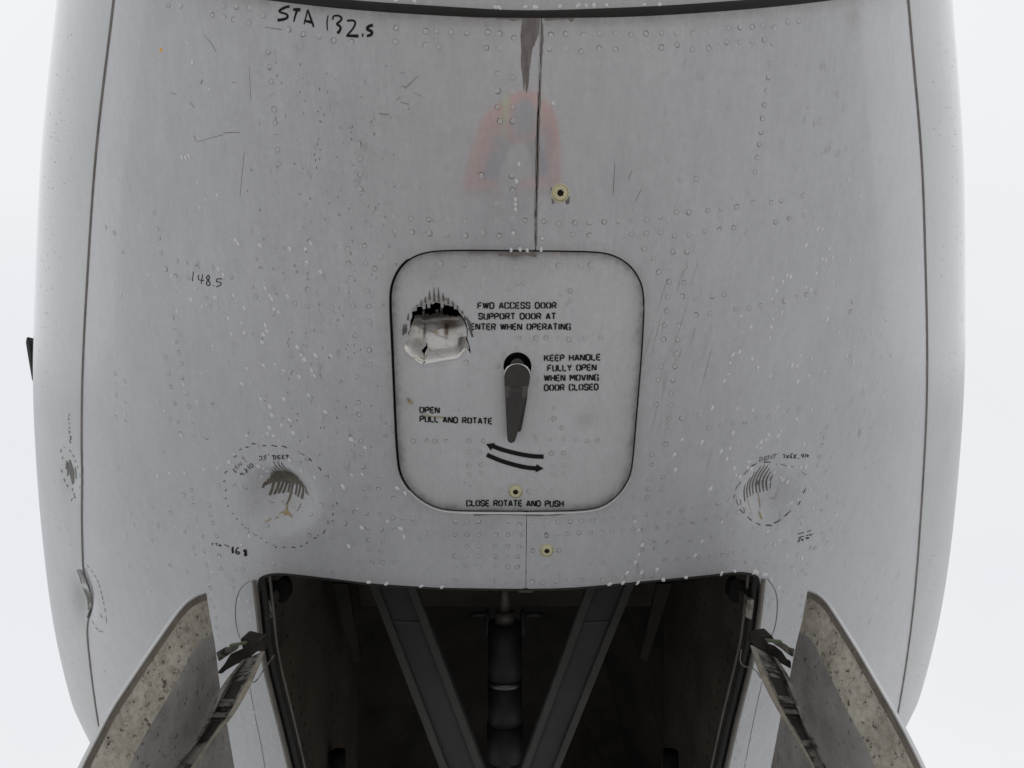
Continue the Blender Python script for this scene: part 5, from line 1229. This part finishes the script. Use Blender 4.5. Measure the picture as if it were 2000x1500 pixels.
# ------------------------------------------------------------------ rain drops clinging to the skin
def drop_mesh(k):
    v, f = [], []; seg = 14; rg = 5
    for i in range(rg + 1):
        t = i / rg * math.pi / 2; r_ = math.cos(t); h_ = math.sin(t)
        for j in range(seg):
            a = 2 * math.pi * j / seg
            wob = 1 + .10 * math.sin(a * 2 + k) + .06 * math.sin(3 * a + 2 * k)
            v.append((r_ * math.cos(a) * wob, r_ * math.sin(a) * wob + .12 * h_ * (k - 1), h_ * .55))
    f = [(i * seg + j, i * seg + (j + 1) % seg, (i + 1) * seg + (j + 1) % seg, (i + 1) * seg + j) for i in range(rg) for j in range(seg)]
    me = pymesh('water_drop', v, f); me.materials.append(M['drop']); return me
DM = [drop_mesh(k) for k in range(3)]
DL = Z(0, 450, 2.632, [(683, 37), (1210, 50), (1224, 70), (1337, 78), (1490, 97), (1597, 68), (1577, 163), (1647, 215), (1570, 97), (880, 235), (912, 297), (928, 316), (1000, 303), (1103, 347), (1198, 337), (1035, 395), (980, 358), (1057, 380), (910, 418), (1255, 402), (1172, 455), (1240, 477), (1187, 535), (1256, 527), (1363, 300), (1387, 337), (1397, 355), (1478, 340), (1408, 405), (1432, 422), (1364, 488), (1371, 518), (1354, 537), (1348, 576), (890, 577), (1092, 596), (1530, 602), (1550, 640), (1623, 643), (1700, 645), (1567, 665), (1270, 710), (1355, 695), (1415, 690), (1460, 722), (1603, 720), (1618, 748), (1541, 753), (1038, 737), (945, 793), (1245, 790), (1014, 884), (1342, 867), (1390, 906), (1400, 950), (1462, 867), (1588, 847), (1674, 933), (1493, 975), (1450, 1000), (1388, 1014), (1510, 1040), (1408, 1055), (1378, 1045), (932, 1055), (1807, 1075), (1877, 1117), (1203, 1152), (1178, 1195), (1117, 1223), (1045, 1230), (1548, 1238), (1808, 1257), (1862, 1255), (1618, 1270), (1762, 1313), (1325, 1215), (1345, 1230), (1355, 1252), (1327, 1278), (810, 1265), (868, 1250), (947, 1248), (1490, 1180), (1145, 232), (1120, 200), (1268, 1055), (845, 928), (812, 885), (755, 918), (725, 317), (765, 230), (622, 330), (653, 385)])
DL += Z(*A_, [(1018, 880), (1037, 882), (1056, 873), (1213, 1092), (1147, 1113), (1115, 1160), (741, 1327), (790, 1262), (1046, 243), (1073, 352), (1170, 500), (1105, 1015)])
DL += Z(*I_, [(690, 148), (668, 262), (795, 428), (1330, 265), (1285, 310), (1858, 320), (1828, 5), (1130, 455), (940, 535), (800, 558), (683, 428), (935, 222), (555, 985), (570, 118)]) + Z(*H_, [(563, 222), (700, 188), (770, 226), (788, 270), (493, 320), (795, 38), (753, 10), (465, 5)])
DR = Z(1240, 450, 2.632, [(880, 77), (997, 95), (961, 148), (1100, 155), (1015, 143), (980, 153), (932, 222), (782, 233), (800, 240), (760, 265), (708, 245), (728, 313), (703, 352), (905, 307), (880, 292), (1019, 271), (987, 403), (989, 460), (755, 422), (710, 457), (699, 498), (692, 553), (595, 496), (545, 441), (1050, 527), (1120, 298), (536, 625), (502, 640), (487, 682), (600, 661), (630, 705), (478, 740), (457, 773), (694, 749), (848, 643), (907, 657), (806, 693), (833, 698), (891, 747), (834, 778), (970, 728), (1087, 647), (1120, 676), (1147, 798), (395, 911), (523, 915), (601, 923), (727, 910), (906, 922), (828, 969), (500, 1042), (241, 1077), (343, 1087), (203, 1155), (208, 1232), (388, 1327), (440, 1135), (485, 1120), (468, 1175), (623, 1110), (642, 1118), (644, 1088), (669, 1077), (684, 1050), (733, 1055), (747, 1030), (868, 1098), (507, 1222), (518, 1258), (537, 1268), (585, 1188), (577, 1217), (597, 1225), (850, 1217), (877, 1217), (790, 1217), (770, 1290), (790, 1300), (760, 1280), (725, 1250), (903, 1340), (841, 1385), (810, 1405), (1277, 1048), (1280, 878), (1224, 12), (1315, 640), (1268, 650), (1125, 598), (1243, 498), (1292, 462)])
DR += Z(*C_, [(1056, 943), (1018, 1000), (1117, 1045), (1080, 1095), (963, 1200), (845, 1280), (872, 1280), (1158, 1295), (783, 1370), (910, 1388), (1157, 990), (1198, 1190)])
DR += Z(*G_, [(655, 190), (675, 235), (695, 313), (675, 365), (657, 405), (613, 460), (690, 458), (772, 443), (1010, 293), (1115, 190), (1055, 12), (973, 368), (1363, 242), (1400, 310), (1423, 290), (1463, 375), (1420, 540)]) + Z(*J_, [(907, 155), (880, 328), (1068, 513), (785, 120), (727, 385), (680, 448), (600, 540), (670, 760), (1018, 592), (960, 422)])
DC = Z(*B_, [(1187, 632), (965, 1108), (958, 1218), (958, 1248), (958, 1278), (980, 1002), (945, 1422), (1122, 1455)]) + Z(740, 470, 2.728, [(705, 50), (752, 47), (790, 52), (865, 48), (97, 1318), (140, 1345)])
RIMD = Z(*G_, [(520, 520), (592, 512), (670, 512), (805, 495), (925, 482), (1115, 462), (1185, 450), (1290, 455), (1305, 458), (1338, 468), (1350, 472), (1380, 497)]) + Z(*H_, [(600, 510), (695, 518), (880, 532), (990, 538)])
SEALD = Z(*B_, [(835, 43), (860, 46), (1020, 42), (1080, 44), (1230, 40), (1340, 35), (1390, 36), (1437, 33), (1515, 32), (1745, 28), (1838, 27), (340, 5), (230, 3)])
SILLD = Z(300, 1120, 3.947, [(735, 940), (860, 970), (860, 1025), (740, 1065), (778, 1068), (672, 1075), (665, 1108), (682, 1130), (775, 1150), (752, 1175), (712, 1235), (708, 1270), (895, 1185), (908, 1250), (908, 1275), (700, 1325), (748, 1478), (665, 195), (742, 292), (752, 355), (730, 212)]) + Z(1400, 1100, 3.75, [(250, 968), (242, 1000), (198, 1108), (200, 1125), (298, 1102), (178, 1208), (278, 1210), (290, 1220), (168, 1242), (258, 1290), (268, 1292), (152, 1312), (245, 1330), (210, 1455), (190, 1478), (420, 300), (350, 355), (330, 470), (365, 270), (452, 185), (302, 858)])
drops = []
def add_drop(p, L, W, ang, where):
    p = (float(p[0]), float(p[1]))
    if inside(np.array([p]), WELL)[0] and p[1] > 1175: return
    drops.append((p, L, W, ang, where))
for p in DL: s_ = random.uniform(.6, 1.05) * np.interp(p[0], [150, 420], [.55, 1]); add_drop(p, 5.3 * s_, 3.8 * s_, math.radians(62 + random.uniform(-8, 8)), 'panel with the larger circled dent')
for p in DR: s_ = random.uniform(.6, 1.05) * np.interp(p[0], [1550, 1800], [1, .55]); add_drop(p, 5.1 * s_, 3.6 * s_, math.radians(118 + random.uniform(-8, 8)), 'panel with the smaller circled dent')
for p in DC: add_drop(p, random.uniform(3, 5), random.uniform(2.6, 3.6), math.radians(90), 'skin just ahead of the access hatch')
for p in RIMD: add_drop(p, random.uniform(3.4, 6), random.uniform(3, 4.4), random.uniform(0, 3), 'forward lip of the wheel bay')
for p in SEALD: add_drop(p, random.uniform(3.4, 6), random.uniform(3, 4.4), random.uniform(0, 3), 'nose cone beside the black seal')
for p in SILLD: add_drop(p, random.uniform(2.6, 3.8), random.uniform(1.8, 2.6), math.radians(random.choice((60, 120))), 'skin strip beside the wheel bay sill')
small = []
def scatter(n, x0, x1, y0, y1, ang, a=1.0, b=2.2):
    for _ in range(n):
        x, y = random.uniform(x0, x1), random.uniform(y0, y1)
        if inside(np.array([(x, y)]), grow(WELL, 6))[0] or inside(np.array([(x, y)]), OPEN)[0]: continue
        L_ = random.uniform(a, b); small.append(((x, y), L_, L_ * .62, math.radians(ang + random.uniform(-10, 10))))
scatter(120, 210, 700, 480, 1000, 62); scatter(70, 210, 520, 150, 500, 62, .8, 1.6); scatter(60, 200, 480, 950, 1300, 62); scatter(150, 1420, 1790, 330, 1000, 118, .8, 2.0); scatter(90, 1560, 1780, 900, 1300, 110, .8, 1.8); scatter(60, 1690, 1800, 650, 1150, 108, .8, 1.7); scatter(40, 1430, 1600, 880, 1010, 118, 1.4, 2.8)
scatter(50, 455, 545, 1300, 1500, 70, .9, 1.8); scatter(50, 1440, 1530, 1310, 1500, 110, .9, 1.8)
edge = []
for _ in range(150):
    y = random.uniform(60, 1440); lx = np.interp(y, [0, 250, 500, 750, 950, 1140, 1280, 1390, 1450], [112, 94, 72, 65, 73, 97, 123, 149, 165]); edge.append(((lx + 3 + abs(random.gauss(0, 25)), y), random.uniform(.8, 1.7), random.uniform(.6, 1.2), random.uniform(1, 2)))
    y = random.uniform(60, 1420); lx = np.interp(y, [0, 250, 500, 750, 950, 1140, 1220, 1330, 1430], [1860, 1871, 1883, 1885, 1866, 1843, 1826, 1798, 1770]); edge.append(((lx - 3 - abs(random.gauss(0, 25)), y), random.uniform(.8, 1.7), random.uniform(.6, 1.2), random.uniform(1, 2)))
drops.sort(key=lambda d: -d[1])
def drop_matrix(p, L, W, ang, place):
    z_ = hitz(np.array([p[0]]), np.array([p[1]]))[0]; k = z_ / F
    return frame_at(p[0], p[1], 0, -ang, place, (L * k, W * k, W * k * .9))
def on_skin(p):
    z_ = hitz(np.array([p[0]]), np.array([p[1]])); return G((p[0] - CX) / F * z_, (p[1] - CY) / F * z_, z_)[0] < .0005
def dplace(p):
    if inside(np.array([p]), DOOR)[0]: return hsurf
    return surf
for i, (p, L, W, a, where) in enumerate(drops[:295]):
    o = bpy.data.objects.new('water_drop', DM[i % 3]); C.objects.link(o)
    o.matrix_world = WORLD @ drop_matrix(p, L, W, a, dplace(p))
    o['label'] = 'whitish rain drop on the ' + where; o['category'] = 'drop'; o['group'] = 'rain drops on the ' + where
bm = bmesh.new()
for i, (p, L, W, a) in enumerate([d_ for d_ in [d_[:4] for d_ in drops[295:]] + small + edge if on_skin(d_[0])]):
    i0 = len(bm.verts); bm.from_mesh(DM[i % 3]); bm.verts.ensure_lookup_table()
    m = drop_matrix(p, L, W, a, sidesurf if (p[0] < np.interp(p[1], lapL[:, 1], lapL[:, 0]) or p[0] > np.interp(p[1], lapR[:, 1], lapR[:, 0])) else surf)
    for vv_ in bm.verts[i0:]: vv_.co = m @ vv_.co
me = bpy.data.meshes.new('fine_droplets'); bm.to_mesh(me); bm.free(); me.materials.append(M['drop'])
o = bpy.data.objects.new('fine_droplets', me); C.objects.link(o); o.matrix_world = WORLD
o['kind'] = 'stuff'; o['label'] = 'fine rain droplets sprinkled over the aircraft skin'; o['category'] = 'droplets'

# ------------------------------------------------------------------ the photographer, crouched under the nose; only a dim reflection in the paint shows him
M['vest'] = simple('orange_jacket', (.95, .16, .04), .7, var=.1, scale=20)
M['trouser'] = simple('dark_trousers', (.03, .034, .045), .8)
M['tape'] = simple('lime_tape', (.70, .85, .12), .5)
M['skin'] = simple('skin', (.45, .27, .19), .55)
M['cap'] = simple('grey_cap', (.25, .25, .26), .8)
bv = {'pel': ((0, -.80, .33), .15), 'wai': ((0, -.78, .47), .135), 'che': ((0, -.70, .66), .16), 'nec': ((0, -.63, .83), .062), 'hd0': ((0, -.60, .90), .085), 'hd1': ((0, -.57, .99), .10), 'hd2': ((0, -.56, 1.06), .07)}
for s_, n_ in ((-1, 'l'), (1, 'r')):
    bv.update({n_ + 'sh': ((s_ * .185, -.66, .76), .075), n_ + 'el': ((s_ * .25, -.36, .56), .055), n_ + 'wr': ((s_ * .085, -.10, .565), .036), n_ + 'ha': ((s_ * .070, -.035, .590), .032),
               n_ + 'hp': ((s_ * .10, -.80, .30), .10), n_ + 'kn': ((s_ * .20, -.40, .44), .072), n_ + 'an': ((s_ * .16, -.70, .09), .048), n_ + 'to': ((s_ * .18, -.50, .05), .042)})
    for k in range(4):
        bv[n_ + 'f%da' % k] = ((s_ * (.066 - .002 * k), -.018 + .019 * k, .600), .0095); bv[n_ + 'f%db' % k] = ((s_ * (.048 - .002 * k), -.012 + .019 * k, .602), .0088)
    bv[n_ + 'tha'] = ((s_ * .062, -.048, .606), .0105); bv[n_ + 'thb'] = ((s_ * .034, -.040, .606), .0095)
be = [('pel', 'wai'), ('wai', 'che'), ('che', 'nec'), ('nec', 'hd0'), ('hd0', 'hd1'), ('hd1', 'hd2')]
for n_ in 'lr':
    be += [('che', n_ + 'sh'), (n_ + 'sh', n_ + 'el'), (n_ + 'el', n_ + 'wr'), (n_ + 'wr', n_ + 'ha'), ('pel', n_ + 'hp'), (n_ + 'hp', n_ + 'kn'), (n_ + 'kn', n_ + 'an'), (n_ + 'an', n_ + 'to'), (n_ + 'ha', n_ + 'tha'), (n_ + 'tha', n_ + 'thb')]
    for k in range(4): be += [(n_ + 'ha', n_ + 'f%da' % k), (n_ + 'f%da' % k, n_ + 'f%db' % k)]
ks = list(bv)
me = pymesh('person', [bv[k][0] for k in ks], []); me.clear_geometry()
me.from_pydata([((.085 if bv[k][0][1] < -.2 else 0) + bv[k][0][0] * (1.0 if abs(bv[k][0][0]) < .09 else 1.35), bv[k][0][1] + (.25 if bv[k][0][1] < -.2 else 0), bv[k][0][2] + .24 * min(1, max(0, (bv[k][0][2] - .1) / .3))) for k in ks], [(ks.index(a), ks.index(b)) for a, b in be], [])
tmp = bpy.data.objects.new('person', me); C.objects.link(tmp)
tmp.modifiers.new('skin', 'SKIN'); sv = me.skin_vertices[0].data
for i, k in enumerate(ks): sv[i].radius = (bv[k][1], bv[k][1]); sv[i].use_root = (k == 'pel')
md = tmp.modifiers.new('sub', 'SUBSURF'); md.levels = 2; md.render_levels = 2
bpy.context.view_layer.update()
ev = bpy.data.meshes.new_from_object(tmp.evaluated_get(bpy.context.evaluated_depsgraph_get()))
bpy.data.objects.remove(tmp)
ev.name = 'person'; ev.materials.clear()
for x in ('vest', 'trouser', 'tape', 'skin', 'cap'): ev.materials.append(M[x])
for p in ev.polygons:
    c = p.center - Vector((.085 if p.center.y < -.1 else 0, .14 if p.center.y < -.1 else .0, .24)); p.use_smooth = True
    if c.z > .86 and abs(c.x) < .14: p.material_index = 4 if (c.z > 1.0 or c.y < -.51) else 3
    elif c.y > -.13: p.material_index = 3
    elif c.z < .40 or (c.y > -.50 and c.z < .5 and c.z < .46): p.material_index = 1
    elif abs(abs(c.x) - .14) < .022 and c.y < -.42: p.material_index = 2
    else: p.material_index = 0
po = bpy.data.objects.new('person', ev); C.objects.link(po)
po['label'] = 'crouching photographer in orange jacket, dimly mirrored in the glossy belly paint'; po['category'] = 'person'
